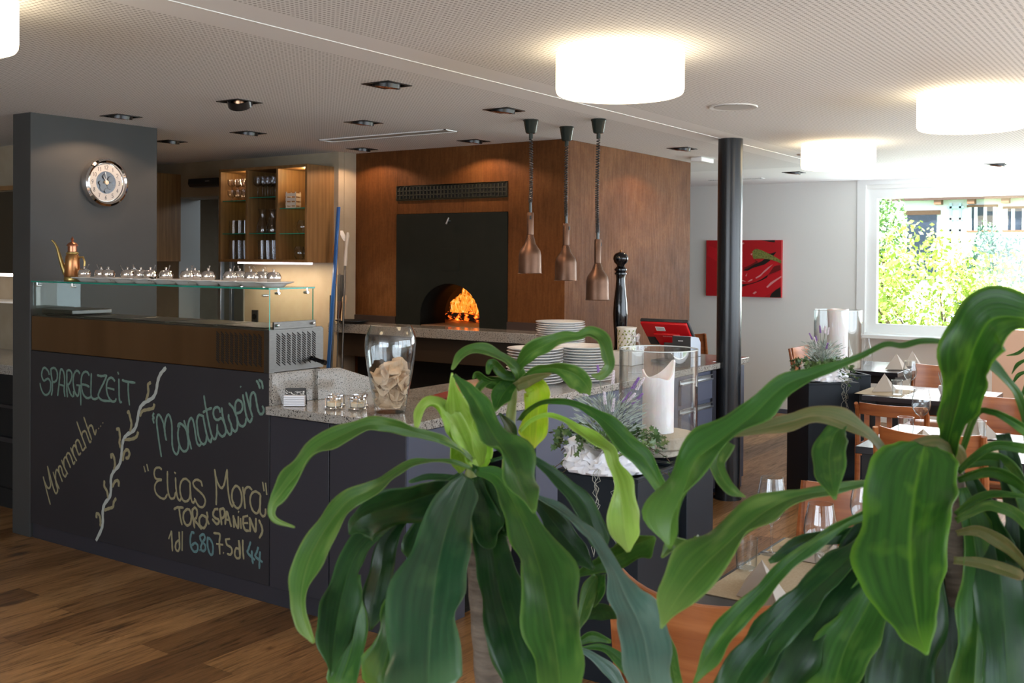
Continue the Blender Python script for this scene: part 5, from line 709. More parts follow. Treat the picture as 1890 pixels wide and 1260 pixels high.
# red menu on the worktop
t=thing('red_booklet','dark red leather booklet lying on the worktop behind the leaves','booklet',(4.02,3.12,WT),rz=R(12))
MB().box(-.11,.11,-.07,.07,0,.006).box(-.11,.11,-.07,.07,.016,.02).box(-.11,-.105,-.07,.07,0,.02).build('cover',mat('red_leather',(.22,.02,.015),.35),t,bevel=.002); MB().box(-.104,.108,-.067,.067,.006,.016).build('pages',m_paper,t)
# giant pepper mill, painted pot, POS terminal
t=thing('pepper_mill','very tall glossy black pepper mill behind the painted pot','pepper mill',(6.22,3.36,WT))
MB().lathe([(.0005,0),(.052,0),(.054,.01),(.050,.03),(.040,.10),(.040,.16),(.046,.24),(.050,.32),(.046,.40),(.034,.50),(.030,.56),(.033,.585)],n=36).build('body',m_blackgloss,t)
MB().lathe([(.033,.585),(.041,.59),(.041,.60),(.033,.606),(.036,.612),(.043,.618),(.043,.626),(.034,.634),(.026,.645),(.028,.655),(.045,.672),(.052,.695),(.049,.715),(.036,.732),(.012,.741),(.0005,.742)],n=36).build('head',m_blackgloss,t)
MB().lathe([(.0005,.758),(.006,.756),(.008,.748),(.004,.741)],n=14).build('knob',m_brass,t)
t=thing('painted_pot','white ceramic pot painted with green and yellow vine leaves','pot',(6.05,3.22,WT+.09))
MB().box(-.085,.085,-.085,.085,-.09,0).build('plinth_block',m_white,t,bevel=.003)
MB().lathe([(.0005,0),(.055,0),(.06,.004),(.062,.14),(.066,.15),(.066,.156),(.058,.154),(.055,.02),(.0005,.018)],n=36).build('body',mat('cream_ceramic',(.72,.69,.62),.3),t)
rgv=random.Random(4); ml=MB(); mv=MB()
def onpot(a,z,off=.0015): r=.0605+.002*z/.14+off; return Vector((r*math.cos(a),r*math.sin(a),z))
for row_ in range(6):
    for q in range(12):
        a=2*PI*(q+.5*(row_%2))/12+rgv.uniform(-.08,.08); z=.016+row_*.023+rgv.uniform(-.003,.003); th=rgv.uniform(0,6.28); s_=.0085
        vs=[]
        for (u_,v_) in ((0,1.2),(-.7,.1),(-.35,-.7),(.35,-.7),(.7,.1)):
            du=u_*math.cos(th)-v_*math.sin(th); dv=u_*math.sin(th)+v_*math.cos(th); vs.append(onpot(a+du*s_/.061,min(.152,max(.004,z+dv*s_))))
        ml.add(vs,[(0,1,2,3,4)])
        mv.tube([onpot(a+.5*s_*c_/.061*math.cos(c_*.9),min(.15,max(.004,z-.002*c_+.006*math.sin(c_*1.3)))) for c_ in range(6)],.0006,4)
ml.build('painted_leaves',mat('vine_leaf_green',(.24,.27,.04),.4),t); mv.build('painted_vines',mat('vine_stem_dark',(.06,.07,.03),.5),t)
pt=thing('pos_terminal','red and black cash register screen seen from behind on a dark stand','cash register',(6.36,3.05,WT))
# screen: leaning back, back side facing the camera (towards -X,-Y)
Ms=Matrix.Translation((-.02,0,.20))@Matrix.Rotation(R(-44),4,'Y')@Matrix.Diagonal((1,.88,1,1))
MB().prism([(-.20,-.11),(.20,-.11),(.20,.125),(-.20,.125)],-.012,.012,'x',m=Ms).build('screen_frame',m_char,pt,bevel=.006)
MB().prism([(-.188,-.02),(.188,-.02),(.193,.118),(-.193,.118)],-.030,-.010,'x',m=Ms).prism([(-.09,-.085),(.09,-.085),(.11,.03),(-.11,.03)],-.045,-.03,'x',m=Ms).build('red_back_shell',m_red,pt,bevel=.006)
MB().prism([(-.188,-.10),(-.11,-.10),(-.12,-.02),(-.188,-.02)],-.028,-.01,'x',m=Ms).build('dark_lower_corner',m_char,pt,bevel=.004)
MB().prism([(.11,-.10),(.188,-.10),(.188,-.02),(.12,-.02)],-.028,-.01,'x',m=Ms).build('dark_lower_corner',m_char,pt,bevel=.004)
MB().prism([(.0,.05),(.075,.05),(.075,.088),(.0,.088)],-.0315,-.030,'x',m=Ms).build('white_label',m_paper,pt)
mb=MB()
for r_ in range(3): mb.prism([(.006,.056+r_*.01),(.068,.056+r_*.01),(.068,.060+r_*.01),(.006,.060+r_*.01)],-.0322,-.0315,'x',m=Ms)
mb.build('label_print',mat('grey_print',(.3,.3,.33),.7),pt)
mb=MB()
for q in range(7): mb.prism([(.03-q*.011,.008),(.024-q*.011,.008),(.024-q*.011,.016),(.03-q*.011,.016)],-.0457,-.045,'x',m=Ms)
mb.build('small_lettering',mat('pale_pink',(.6,.25,.25),.6),pt)
MB().prism([(-.01,0),(.08,0),(.05,.12),(.0,.17),(-.02,.13)],-.045,.045,'y').build('stand',m_char,pt,bevel=.01)
MB().box(-.10,.14,-.10,.10,0,.02).build('foot',m_char,pt,bevel=.008)
t=thing('receipt_printer','small charcoal and grey receipt printer beside the cash register','receipt printer',(6.19,2.86,WT))
MB().prism([(-.07,0),(.085,0),(.085,.15),(.055,.185),(-.07,.20)],-.068,.06,'y').build('body',m_silverpl,t,bevel=.004)
MB().box(-.077,-.068,-.068,.06,.0,.198).build('front_cover',m_char,t,bevel=.002)
MB().box(-.078,-.0765,-.068,.06,.093,.096).box(-.07,.086,-.0695,-.068,.06,.063).build('seam_line',m_dark,t); mb=MB()
for q in range(5): mb.box(-.0785,-.077,-.015+q*.007,-.011+q*.007,.165,.171)
mb.build('small_lettering',m_frame,t)
t=thing('glass_jar','small ribbed glass jar with a pale ribbon beside the plates','jar',(5.62,2.93,WT))
MB().lathe([(.0005,0),(.045,0),(.045,.17),(.025,.19),(.022,.24)],n=24).build('glass_body',m_tumbler,t)
MB().tube([(-.03,.03,.24),(-.01,0,.22),(.01,-.02,.235),(.02,-.01,.2),(.0,-.03,.15)],[.008,.014,.012,.01,.004],8,flat=.3).build('ribbon',mat('pale_ribbon',(.6,.5,.47),.8),t)

# ================= heat lamps =================
def heatlamp(x,y,zs,l,tw=0):
    top,cupb,cond,h0,h1,sh,bot=zs
    t=thing('heat_lamp',l,'heat lamp',(x,y,0),rz=tw,group='copper heat lamps over the plates')
    MB().lathe([(.0005,CZ),(.045,CZ),(.047,CZ-.006),(.043,CZ-.01),(.032,cupb+.008),(.026,cupb),(.012,cupb-.002),(.012,cupb-.03),(.0005,cupb-.03)],n=28).build('ceiling_cup',m_bakelite,t)
    L_=cupb-.03-cond; turns=int(L_/.0125); pts=[]
    for i in range(turns*8+1):
        s=i/(turns*8); ss=s**1.35 if 1 else s; a=2*PI*turns*s; rr=.0095
        sway=.006*math.sin(s*PI*1.0)
        pts.append((rr*math.cos(a)+sway,rr*math.sin(a),cupb-.03-L_*(1-(1-s)**1.25)))
    MB().tube(pts,.0034,5).build('coiled_cord',m_cord,t)
    MB().lathe([(.0005,cond+.004),(.009,cond+.002),(.009,h0),(.0005,h0)],n=14).build('cord_grip',m_bakelite,t)
    MB().lathe([(.0005,h0),(.018,h0),(.020,h0-.004),(.020,h1+.002),(.018,h1)],n=24).build('handle',m_copper,t)
    MB().lathe([(.018,h1),(.022,h1-.008),(.033,sh+.02),(.047,sh),(.060,sh-.018),(.066,sh-.045),(.068,bot+.02),(.069,bot+.004),(.073,bot),(.070,bot),(.066,bot+.005),(.064,sh-.045),(.055,sh-.022),(.03,sh+.015),(.0005,sh+.03)],n=44).build('lamp_shade',m_copper,t)
    mb=MB()
    for r_ in range(3):
        for k in range(14):
            a=2*PI*(k+.5*r_)/14; rr=.0245+r_*.003; mb.lathe([(.0005,.0006),(.0018,0)],n=6,m=Matrix.Translation((rr*math.cos(a),rr*math.sin(a),h1-.013-r_*.008))@Matrix.Rotation(a,4,'Z')@Matrix.Rotation(R(70),4,'Y'))
    mb.build('vent_holes',m_dark,t)
    a=R(215); MB().box(-.0035,.0035,-.0055,.0055,-.011,.011,m=Matrix.Translation((.021*math.cos(a),.021*math.sin(a),h0-.03))@Matrix.Rotation(a,4,'Z')).build('switch',m_black,t)
heatlamp(5.105,3.365,(2.444,2.363,1.957,1.896,1.764,1.690,1.535),'copper heat lamp hanging highest, leftmost of the three on coiled cords')
heatlamp(5.493,3.354,(2.444,2.355,1.888,1.844,1.708,1.645,1.488),'copper heat lamp in the middle of the three on coiled cords',1.2)
heatlamp(5.294,3.014,(2.444,2.361,1.779,1.74,1.599,1.540,1.382),'copper heat lamp hanging lowest, rightmost of the three on coiled cords',2)

# ================= glass cabinet on the wall =================
gc=thing('glass_cabinet','open oak wall cabinet with three bays of glassware and spot lights','wall cabinet',(5.553,6.178,1.583))
x1=.302; h=.745; yl=.50; yr=-.50
MB().box(0,x1,yl-.022,yl,0,h).box(0,x1,yr,yr+.022,0,h).box(0,x1,yr+.022,yl-.022,h-.022,h).box(0,x1,yr+.022,yl-.022,0,.022).box(.0,x1-.012,.160,.182,.022,h-.022).box(.0,x1-.012,-.185,-.163,.022,h-.022).box(x1-.012,x1,yr+.022,yl-.022,.022,h-.022).build('carcass',m_oak,gc,bevel=.0015)
mb=MB(); shz=[(.182,.478,(.485,.222)),(-.163,.160,(.505,.222)),(-.478,-.185,(.412,.218))]
for a,b,zz in shz:
    for z in zz: mb.box(.02,x1-.012,a,b,z,z+.006)
mb.build('glass_shelves',m_shelf,gc)
mb=MB()
for a,b,zz in shz:
    for z in zz: mb.box(.0185,.02,a,b,z,z+.006)
mb.build('shelf_edges',m_edge,gc)
MB().lathe([(.0005,-.004),(.022,-.004),(.022,0)],(.13,.24,h-.022),20).lathe([(.0005,-.004),(.022,-.004),(.022,0)],(.13,-.40,h-.022),20).build('cabinet_spots',emis('small_spot',(1,.8,.62),14),gc)
light('cabinet_spot','POINT',(5.67,6.418,2.27),1.6,(1,.72,.38),shadow_soft_size=.02); light('cabinet_spot','POINT',(5.67,5.80,2.27),2.4,(1,.72,.38),shadow_soft_size=.02)
ls=MB().box(.05,.065,-.60+.105,.33,-.014,-.0).build('led_strip',emis('led_strip_glow',(1,.86,.95),9),gc)
light('under_cabinet_led','AREA',(5.62,6.1,1.565),7,(1,.80,.55),target=(5.72,6.1,0),shape='RECTANGLE',size=.82,size_y=.03)
t=thing('oak_wall_cupboard','plain oak wall cupboard left of the kitchen opening','wall cupboard',(5.56,7.55,1.58)); MB().box(0,.30,0,1.1,0,.765).build('body',m_oak,t,bevel=.002); MB().box(-.018,-.002,.003,.54,.003,.762).build('door',m_oak,t,bevel=.002); MB().box(-.018,-.002,.546,1.097,.003,.762).build('door',m_oak,t,bevel=.002)
t=thing('wall_speaker','small black horizontal box mounted above the kitchen opening','wall box',(5.80,7.16,2.255)); MB().prism([(-.03,-.035),(.055,-.035),(.055,.035),(-.045,.035),(-.05,-.01)],-.22,.16,'y').build('body',m_black,t,bevel=.004); MB().box(-.052,-.047,-.12,-.07,.005,.012).build('small_lettering',mat('grey_letter',(.25,.25,.25),.6),t)
t=thing('wall_socket','black wall socket on the lit beige wall','socket',(5.86,6.585,1.13)); MB().box(-.012,0,-.037,.037,-.055,.055).build('plate',m_black,t,bevel=.004); MB().lathe([(.0005,0),(.02,0),(.022,.004)],n=20,m=Matrix.Translation((-.012,0,.0))@Matrix.Rotation(R(-90),4,'Y')).build('insert',m_blackgloss,t)
# glassware
GM={}
def glassobj(name,prof,loc,l,grp,extra=None,cat='glass'):
    key=(name,tuple(prof))
    if key not in GM: GM[key]=MB().lathe(list(prof),n=18).build(name,m_tumbler); o=GM[key]
    else: o=GM[key].copy(); C.objects.link(o)
    o.location=loc; tag(o,l,cat,grp); return o
gx,gy,gz=5.553,6.178,1.583
tumb=[(.0005,.003),(.027,.003),(.030,.0),(.0335,.105),(.0345,.105),(.0305,-.001),(.0005,-.001)]
tall=[(.0005,.003),(.025,.003),(.027,0),(.030,.15),(.031,.15),(.0275,-.001),(.0005,-.001)]
wineu=[(.0005,.0),(.033,.001),(.006,.004),(.004,.012),(.004,.08),(.012,.088),(.032,.105),(.036,.13),(.031,.165),(.0315,.165),(.0365,.13),(.0325,.104),(.012,.086)]
cup=[(.0005,0),(.022,.002),(.006,.006),(.005,.02),(.02,.034),(.032,.05),(.033,.085),(.034,.085),(.033,.05),(.021,.032)]
car=[(.0005,.003),(.045,.003),(.048,.02),(.044,.06),(.026,.11),(.021,.15),(.032,.19),(.033,.19),(.022,.15),(.027,.11),(.045,.06),(.049,.02),(.046,0),(.0005,0)]
bub=[(.0005,0),(.022,0),(.04,.025),(.045,.05),(.038,.085),(.03,.10),(.031,.10),(.039,.085),(.046,.05),(.041,.024),(.023,-.001)]
RW=['front row','back row']
def row(prof,name,z,y0,dy,n,rows,grp,what,bay,dx=.085,x0=.06,cat='glass'):
    for r_ in range(rows):
        for k in range(n):
            glassobj(name,prof,(gx+x0+r_*dx,gy+y0-k*dy+r_*.01,gz+z),'%s of the %s, %s, %s from left'%(what,bay,RW[r_],ORD[k]),grp,cat=cat)
row(cup,'dessert_glass',.491,.415,.052*1.3,4,2,'footed glasses in the left bay','footed glass on the top shelf','left cabinet bay')
row(cup,'dessert_glass',.491+.087,.415,.052*1.3,4,2,'upper footed glasses in the left bay','footed glass in the upper layer','left cabinet bay')
row(tumb,'tumbler',.228,.395,.07,3,2,'tumblers in the left bay','tumbler on the middle shelf','left cabinet bay')
row(tall,'tall_tumbler',.023,.395,.066,3,2,'tall tumblers in the left bay','tall tumbler on the bottom','left cabinet bay')
row(wineu,'stem_glass',.512,.108,.0725*.78,4,2,'stem glasses in the middle bay','stem glass on the top shelf','middle cabinet bay')
row(car,'carafe',.228,.06,.11,2,2,'glass carafes in the middle bay','waisted glass carafe','middle cabinet bay',dx=.12,x0=.065,cat='carafe')
row(tall,'tall_tumbler',.023,.06,.064,3,2,'tall tumblers in the middle bay','tall tumbler on the bottom','middle cabinet bay')
row(bub,'round_glass',.023,-.36,.092,1,2,'round glasses in the right bay','rounded patterned glass on the bottom','right cabinet bay',dx=.095)
row(bub,'round_glass',.224,-.41,.092,1,1,'round glasses on the middle shelf of the right bay','rounded glass behind the mug','right cabinet bay',x0=.17)
t=thing('glass_mug','big glass mug with a round handle on the middle shelf of the right bay','mug',(gx+.08,gy-.37,gz+.224)); MB().lathe(bub,n=24).build('bowl',m_tumbler,t); MB().tube([(-.0,.042,.08),(-.005,.07,.082),(-.005,.088,.055),(-.005,.075,.025),(-.0,.042,.022)],.005,8).build('handle',m_tumbler,t)
t=thing('cream_box','small cream wooden crate ornament on the top shelf of the right bay','ornament',(gx+.07,gy-.28,gz+.418),rz=.3)
mb=MB().box(-.035,.035,-.04,.04,0,.012)
for z in (.02,.055,.09): mb.box(-.04,.04,-.045,-.038,z,z+.024).box(-.04,.04,.038,.045,z,z+.024).box(-.04,-.034,-.045,.045,z,z+.024)
for (x,y) in ((-.038,-.042),(.034,-.042),(-.038,.036),(.034,.036)): mb.box(x,x+.008,y,y+.008,0,.125)
mb.build('slats',m_cream,t,bevel=.001)
o=MB().tube([(0,0,0),(.0,.02,.05),(0,0,.09),(0,-.02,.05),(0,0,.03)],.004,6).build('wire_whisk',m_chrome); o.location=(gx+.10,gy-.43,gz+.42); tag(o,'small wire whisk ornament at the right end of the top shelf','whisk')
# ================= tools at the oven =================
def tool(name,l,cat,parts,grp=None):
    t=thing(name,l,cat,(5.70,5.60,0))
    for pn_,pts,rad,mt,fl in parts: MB().tube([(x-5.70,y-5.60,z) for x,y,z in pts],rad,12,flat=fl).build(pn_,mt,t)
tool('pizza_peel','long blue edged pizza peel leaning upright by the pier','pizza peel',[('blade_edge',[(5.505,5.466,.01),(5.80,5.589,2.01)],.019,m_blue,.45)])
tool('oven_brush','oven tool with turned orange wooden handle on a thin rod','oven tool',[('rod',[(5.56,5.47,.02),(5.755,5.575,1.42)],.008,m_steel,1),('handle',[(5.755,5.575,1.42),(5.762,5.583,1.50),(5.768,5.59,1.58),(5.774,5.598,1.65),(5.779,5.603,1.70),(5.78,5.604,1.72)],[.010,.013,.011,.017,.018,.012],m_orangew,1)])
tool('scraper','steel rod oven scraper with a cream plastic grip at the top','oven tool',[('rod',[(5.50,5.29,.02),(5.78,5.499,1.58)],.008,m_steel,1),('grip',[(5.78,5.499,1.56),(5.785,5.50,1.62),(5.79,5.498,1.70),(5.80,5.494,1.79),(5.80,5.492,1.815)],[.014,.016,.012,.017,.010],m_cream,1)])
tool('poker','thin iron poker with a pale turned wooden grip at hand height','oven tool',[('rod',[(5.50,5.24,.02),(5.74,5.486,1.15)],.0055,m_steel,1),('grip',[(5.74,5.486,1.142),(5.75,5.489,1.19),(5.76,5.492,1.25),(5.77,5.496,1.31),(5.778,5.498,1.335)],[.012,.018,.014,.018,.012],m_rope,1)])
tool('ash_rake','thin ash rake with a dark brown wooden grip behind the poker','oven tool',[('rod',[(5.52,5.36,.02),(5.765,5.54,1.50)],.0045,m_steel,1),('grip',[(5.745,5.528,1.157),(5.75,5.527,1.289)],.015,mat('dark_brown_wood',(.10,.03,.015),.4),1)])
tool('hook','slim black hook tool with a looped top, leftmost of the oven tools','oven tool',[('rod',[(5.66,5.54,.3),(5.78,5.651,1.331)],.007,m_black,1),('grip',[(5.742,5.612,1.0),(5.752,5.622,1.12)],.012,m_rope,1)])
o=MB().lathe([(.0005,0),(.09,0),(.13,.02),(.13,.024),(.088,.006),(.0005,.005)],n=28).build('iron_pan',m_black); o.location=(5.83,5.47,1.122); tag(o,'flat dark iron dish at the left end of the granite hearth','dish')
t=thing('wall_switch_box','narrow black switch box on the pier beside the oven tools','switch box',(5.835,5.595,1.33)); MB().box(-.01,.0,-.03,.03,-.16,.16).build('body',m_black,t,bevel=.003)
o=MB().tube([(5.83,5.585,1.83),(5.825,5.57,1.80),(5.82,5.555,1.775),(5.815,5.54,1.75)],[.012,.02,.016,.006],8,flat=.3).build('white_cloth',m_paper); tag(o,'crumpled white rag hanging above the scraper grip','cloth')
# ================= chilli picture =================
t=thing('canvas_picture','red canvas picture of chilli peppers on the white wall behind the column','picture',(10.64,4.25,1.535))
pc={'dark_gap':mat('paint_black',(.012,.01,.008),.5),'dark_red':mat('paint_dark_red',(.16,.012,.012),.4),'bright_red':mat('paint_red',(.58,.016,.025),.35),'stem':noisy('paint_stem_green',(.10,.12,.02),(.28,.30,.08),60,.5),'highlight':mat('paint_highlight',(.72,.30,.30),.4)}
MB().box(0,.04,-.427,.43,-.306,.306).build('canvas',mat('paint_base_red',(.48,.014,.02),.4),t,bevel=.002)
for i,(kn,pts) in enumerate(CHILLI):
    q=sorted([0])
    MB().prism([(y-4.25,z-1.535) for y,z in pts],-.0006-.0004*i/3,.001,'x').build({'dark_gap':'painted_shadow','dark_red':'painted_shade','bright_red':'painted_chilli','stem':'painted_stem','highlight':'painted_highlight'}[kn],pc[kn],t)
# more chillies on the part of the canvas the column hides
MB().prism([(.02,.10),(.40,.25),(.42,.14),(.2,.02),(.05,.0)],-.0007,.001,'x').build('painted_chilli',pc['bright_red'],t)

# ================= planter pedestals =================
def pedestal(l,x,y,rz,w,d,h,cut=False):
    t=thing('planter_pedestal',l,'pedestal',(x,y,0),rz=rz,group='anthracite pedestals')
    MB().box(-w/2,w/2,-d/2,d/2,.0,h-.012).build('body',m_ped,t,bevel=.003)
    MB().box(-w/2,w/2,-d/2,-d/2+.02,h-.012,h).box(-w/2,w/2,d/2-.02,d/2,h-.012,h).box(-w/2,-w/2+.02,-d/2+.02,d/2-.02,h-.012,h).box(w/2-.02,w/2,-d/2+.02,d/2-.02,h-.012,h).build('top_rim',m_ped,t,bevel=.001)
    return t
pedestal('dark grey metal pedestal carrying the lavender and ivy arrangement near the bar',3.62,1.955,0,.36,.355,.80)
pedestal('dark grey metal pedestal under the big candle glass near the bar',3.937,1.928,0,.262,.36,.80)
pedestal('dark grey metal pedestal carrying the far lavender arrangement',7.10,2.25,R(42),.36,.36,.80)
pedestal('dark grey metal pedestal under the far candle glass',7.63,2.31,R(42),.35,.35,.80)
def hurricane(l,x,y,z,r,h,plate=True,cr=.052,ch_=.26,tilt=0):
    t=thing('candle_glass','big clear glass cylinder '+l,'candle glass',(x,y,z))
    MB().lathe([(.0005,0),(.085,0),(.09,.005),(.088,.035),(.08,.037)],n=32).build('pedestal_foot',m_cast,t)
    MB().lathe([(.0005,.037),(r-.018,.037),(r-.008,.045),(r-.006,.085),(r-.012,.092),(.0005,.094)],n=56).build('stone_disc',m_cast,t)
    MB().lathe([(r,.030),(r,h),(r-.005,h),(r-.005,.034)],n=64).build('glass_cylinder',m_glass,t)
    MB().lathe([(r-.006,h-.002),(r+.0005,h-.002),(r+.0005,h+.002),(r-.006,h+.002)],n=64,close=True).build('glass_rim',mat('glass_rim',(.55,.6,.6),.1) if 'glass_rim' not in bpy.data.materials else bpy.data.materials['glass_rim'],t)
    c=thing('pillar_candle','thick white pillar candle %s'%('with a melted leaning rim inside the near glass cylinder' if tilt else 'standing inside the far glass cylinder'),'candle',(x,y,z+.095),rz=0)
    n=40; vs=[]; fs=[]; lev=[(cr,0),(cr,.1),(cr*1.0,ch_*.75)]
    def top(a):
        if not tilt: return ch_+.004*math.sin(3*a)
        # wall of wax standing up on one side, melted low on the other
        d=math.cos(a-R(0)); return ch_*.83+.075*max(0,math.cos((a-R(320)))**3 if math.cos(a-R(320))>0 else 0)+.03*max(0,math.cos(a-R(125)))**4+.006*math.sin(4*a)
    for i in range(n):
        a=2*PI*i/n; tp=top(a)
        fl_=1+.10*max(0,(tp-ch_*.86)/.08)
        for (r_,z_) in lev+[(cr*fl_,tp),(cr*.9*fl_,tp+.001),(cr*.8,min(tp,ch_*.80)-.01),(.0005,ch_*.78-.012)]: vs.append((r_*math.cos(a),r_*math.sin(a),z_))
    k=7
    for i in range(n):
        j=(i+1)%n
        for q in range(k-1): fs.append((i*k+q,j*k+q,j*k+q+1,i*k+q+1))
    MB().add(vs,fs,True).build('wax',m_wax,c); MB().tube([(0,0,ch_*.76),(.002,0,ch_*.76+.018)],.0015,6).build('wick',m_black,c)
    return t
hurricane('over a pale stone disc on the near pedestal',3.94,1.945,.801,.165,.445,tilt=1,cr=.066,ch_=.275)
hurricane('over a pale stone disc on the far pedestal',7.63,2.31,.801,.17,.46,cr=.072,ch_=.37)
# lavender and ivy arrangements
m_wrap=mat('white_wrapping_foil',(.80,.80,.84),.35); m_sage=mat('silver_green_leaf',(.36,.42,.38),.7); m_lstem=mat('grey_green_stem',(.16,.20,.14),.7)
m_ivy=noisy('ivy_leaf_green',(.03,.08,.02),(.10,.17,.05),30,.35); m_lav=mat('lavender_flower_purple',(.24,.13,.38),.7); m_lavw=mat('lavender_flower_white',(.66,.60,.66),.7); m_twig=mat('dark_twig',(.07,.045,.02),.7); m_moss=mat('hanging_moss_grey',(.36,.36,.30),.8)
def ivyleaf(mb,p,s,rg):
    pts=[(0,-.1),(.25,-.35),(.32,-.08),(.62,-.12),(.38,.18),(.42,.4),(.15,.38),(0,.85),(-.15,.38),(-.42,.4),(-.38,.18),(-.62,-.12),(-.32,-.08),(-.25,-.35)]
    M_=Matrix.Translation(p)@Matrix.Rotation(rg.uniform(0,6.28),4,'Z')@Matrix.Rotation(rg.uniform(.2,1.7),4,'X')@Matrix.Rotation(rg.uniform(-3,3),4,'Z')
    vs=[M_@Vector((0,.05*s,.0))]+[M_@Vector((a*s,b*s,.12*s*(1 if abs(a)>.3 else 0))) for a,b in pts]
    mb.add(vs,[(0,i+1,(i+1)%14+1) for i in range(14)],True)
def arrangement(l,x,y,z,sc_,seed,tall,spread,moss,label2):
    rg=random.Random(seed); t=thing('lavender_arrangement',l,'plant arrangement',(x,y,z))
    # crumpled foil wrap: pleated lathe
    n=84; prof=[(.15,0),(.160,.004),(.163,.014),(.152,.026),(.158,.038),(.147,.050),(.15,.062),(.138,.074),(.14,.086),(.12,.09),(.09,.075),(.0005,.06)]; vs=[]; fs=[]
    for i in range(n):
        a=2*PI*i/n
        for q,(r,zz) in enumerate(prof):
            w_=1+(.05*math.sin(a*7+seed+q*.4)+.045*math.sin(a*17-q)+.035*rg.uniform(-1,1))*(1 if 0<q<10 else .3)
            vs.append((r*w_*math.cos(a)*sc_,r*w_*math.sin(a)*sc_,max(0,zz*(1+.22*math.sin(a*3+seed)+.10*math.sin(a*11)+.10*rg.uniform(-1,1)))*sc_))
    k=len(prof)
    for i in range(n):
        j=(i+1)%n
        for q in range(k-1): fs.append((i*k+q,j*k+q,j*k+q+1,i*k+q+1))
    MB().add(vs,fs,True).build('foil_wrap',m_wrap,t)
    mb=MB(); ms=MB()
    for i in range(250):
        a=rg.uniform(0,6.28); r=rg.uniform(.05,.215)*sc_; zz=(.095+rg.uniform(-.01,.05)-max(0,r/sc_-.17)*.6)*sc_
        ivyleaf(mb,(r*math.cos(a),r*math.sin(a),zz),rg.uniform(.026,.042),rg)
    for i in range(5):
        a=rg.uniform(0,6.28); p=[(.08*math.cos(a)*sc_,.08*math.sin(a)*sc_,.08*sc_)]
        for q in range(6): lx,ly,lz=p[-1]; p.append((lx+.03*math.cos(a+rg.uniform(-.6,.6)),ly+.03*math.sin(a+rg.uniform(-.6,.6)),lz-.012+rg.uniform(-.012,.012)))
        ms.tube(p,.0016,5)
        for pp in p[2:]: ivyleaf(mb,pp,rg.uniform(.018,.028),rg)
    mb.build('ivy_leaves',m_ivy,t); 
    for i in range(16):
        a=rg.uniform(0,6.28); ms.tube([(.06*math.cos(a)*sc_,.06*math.sin(a)*sc_,.08*sc_),(.13*math.cos(a+.8)*sc_,.13*math.sin(a+.8)*sc_,.10*sc_),(.17*math.cos(a+1.3)*sc_,.17*math.sin(a+1.3)*sc_,.06*sc_)],.0014,5)
    ms.build('twigs',m_twig,t)
    # sage foliage
    mb=MB()
    for i in range(1100):
        a=rg.uniform(0,6.28); r=rg.uniform(0,.12)*sc_; h0=rg.uniform(.08,.25)*sc_; px_,py_=r*math.cos(a),r*math.sin(a)
        d=Vector((px_*2.2+rg.uniform(-.03,.03),py_*2.2+rg.uniform(-.03,.03),.10)).normalized(); L_=rg.uniform(.022,.048)
        s_=d.cross(Vector((rg.uniform(-1,1),rg.uniform(-1,1),.3))).normalized()*.0028; b=Vector((px_,py_,h0))
        mb.add([b,b+d*L_*.5+s_,b+d*L_,b+d*L_*.5-s_],[(0,1,2,3)])
    tag(mb.build('silvery_foliage',m_sage,t),None,kind='stuff')
    # flower stalks
    for i in range(tall):
        a=rg.uniform(0,6.28); r=rg.uniform(.01,.06); sp_=spread*rg.uniform(.3,1.2); H=rg.uniform(.17,.33)
        p=[Vector((r*math.cos(a),r*math.sin(a),.07))]
        for q in range(1,7): s=q/6; p.append(Vector(((r+sp_*s*s)*math.cos(a),(r+sp_*s*s)*math.sin(a),.07+H*s*(1-.25*s*sp_/.1))))
        st=MB().tube([v*sc_ for v in p],.0013,5).build('flower_stalk',m_lstem,t)
        d=(p[-1]-p[-2]).normalized(); mb=MB()
        for q in range(9):
            c=(p[-1]-d*.02+d*(q*.0062))*sc_
            for w_ in range(4):
                aa=w_*1.57+q*.7; o_=Vector((math.cos(aa),math.sin(aa),.4))*.0052*(1-.06*q)
                mb.lathe([(.0005,-.0035),(.0032,0),(.0005,.0045)],tuple(c+o_),5)
        f_=mb.build('flower_spike',m_lav if i%3==0 else m_lavw,st)
    # moss strands
    for i in range(moss*2):
        a=R(-145)+rg.uniform(-.35,.35) if seed==1 else R(-110)+rg.uniform(-.4,.4); q0=Vector((.15*math.cos(a),.15*math.sin(a),.03)); p=[q0]; L_=rg.uniform(.12,.34)
        for q in range(14): p.append(Vector((q0.x*1.35+rg.uniform(-.012,.012),q0.y*1.35+rg.uniform(-.012,.012),.02-L_*q/14)))
        MB().tube([v*sc_ for v in p],.0011,4).build('moss_strand',m_moss,t)
    return t
arrangement('lavender, silver foliage and ivy in crumpled white foil on the near pedestal',3.56,1.975,.80,1.08,1,15,.11,6,'')
arrangement('lavender, silver foliage and ivy in white foil on the far pedestal',7.10,2.25,.80,1.0,2,10,.08,6,'')

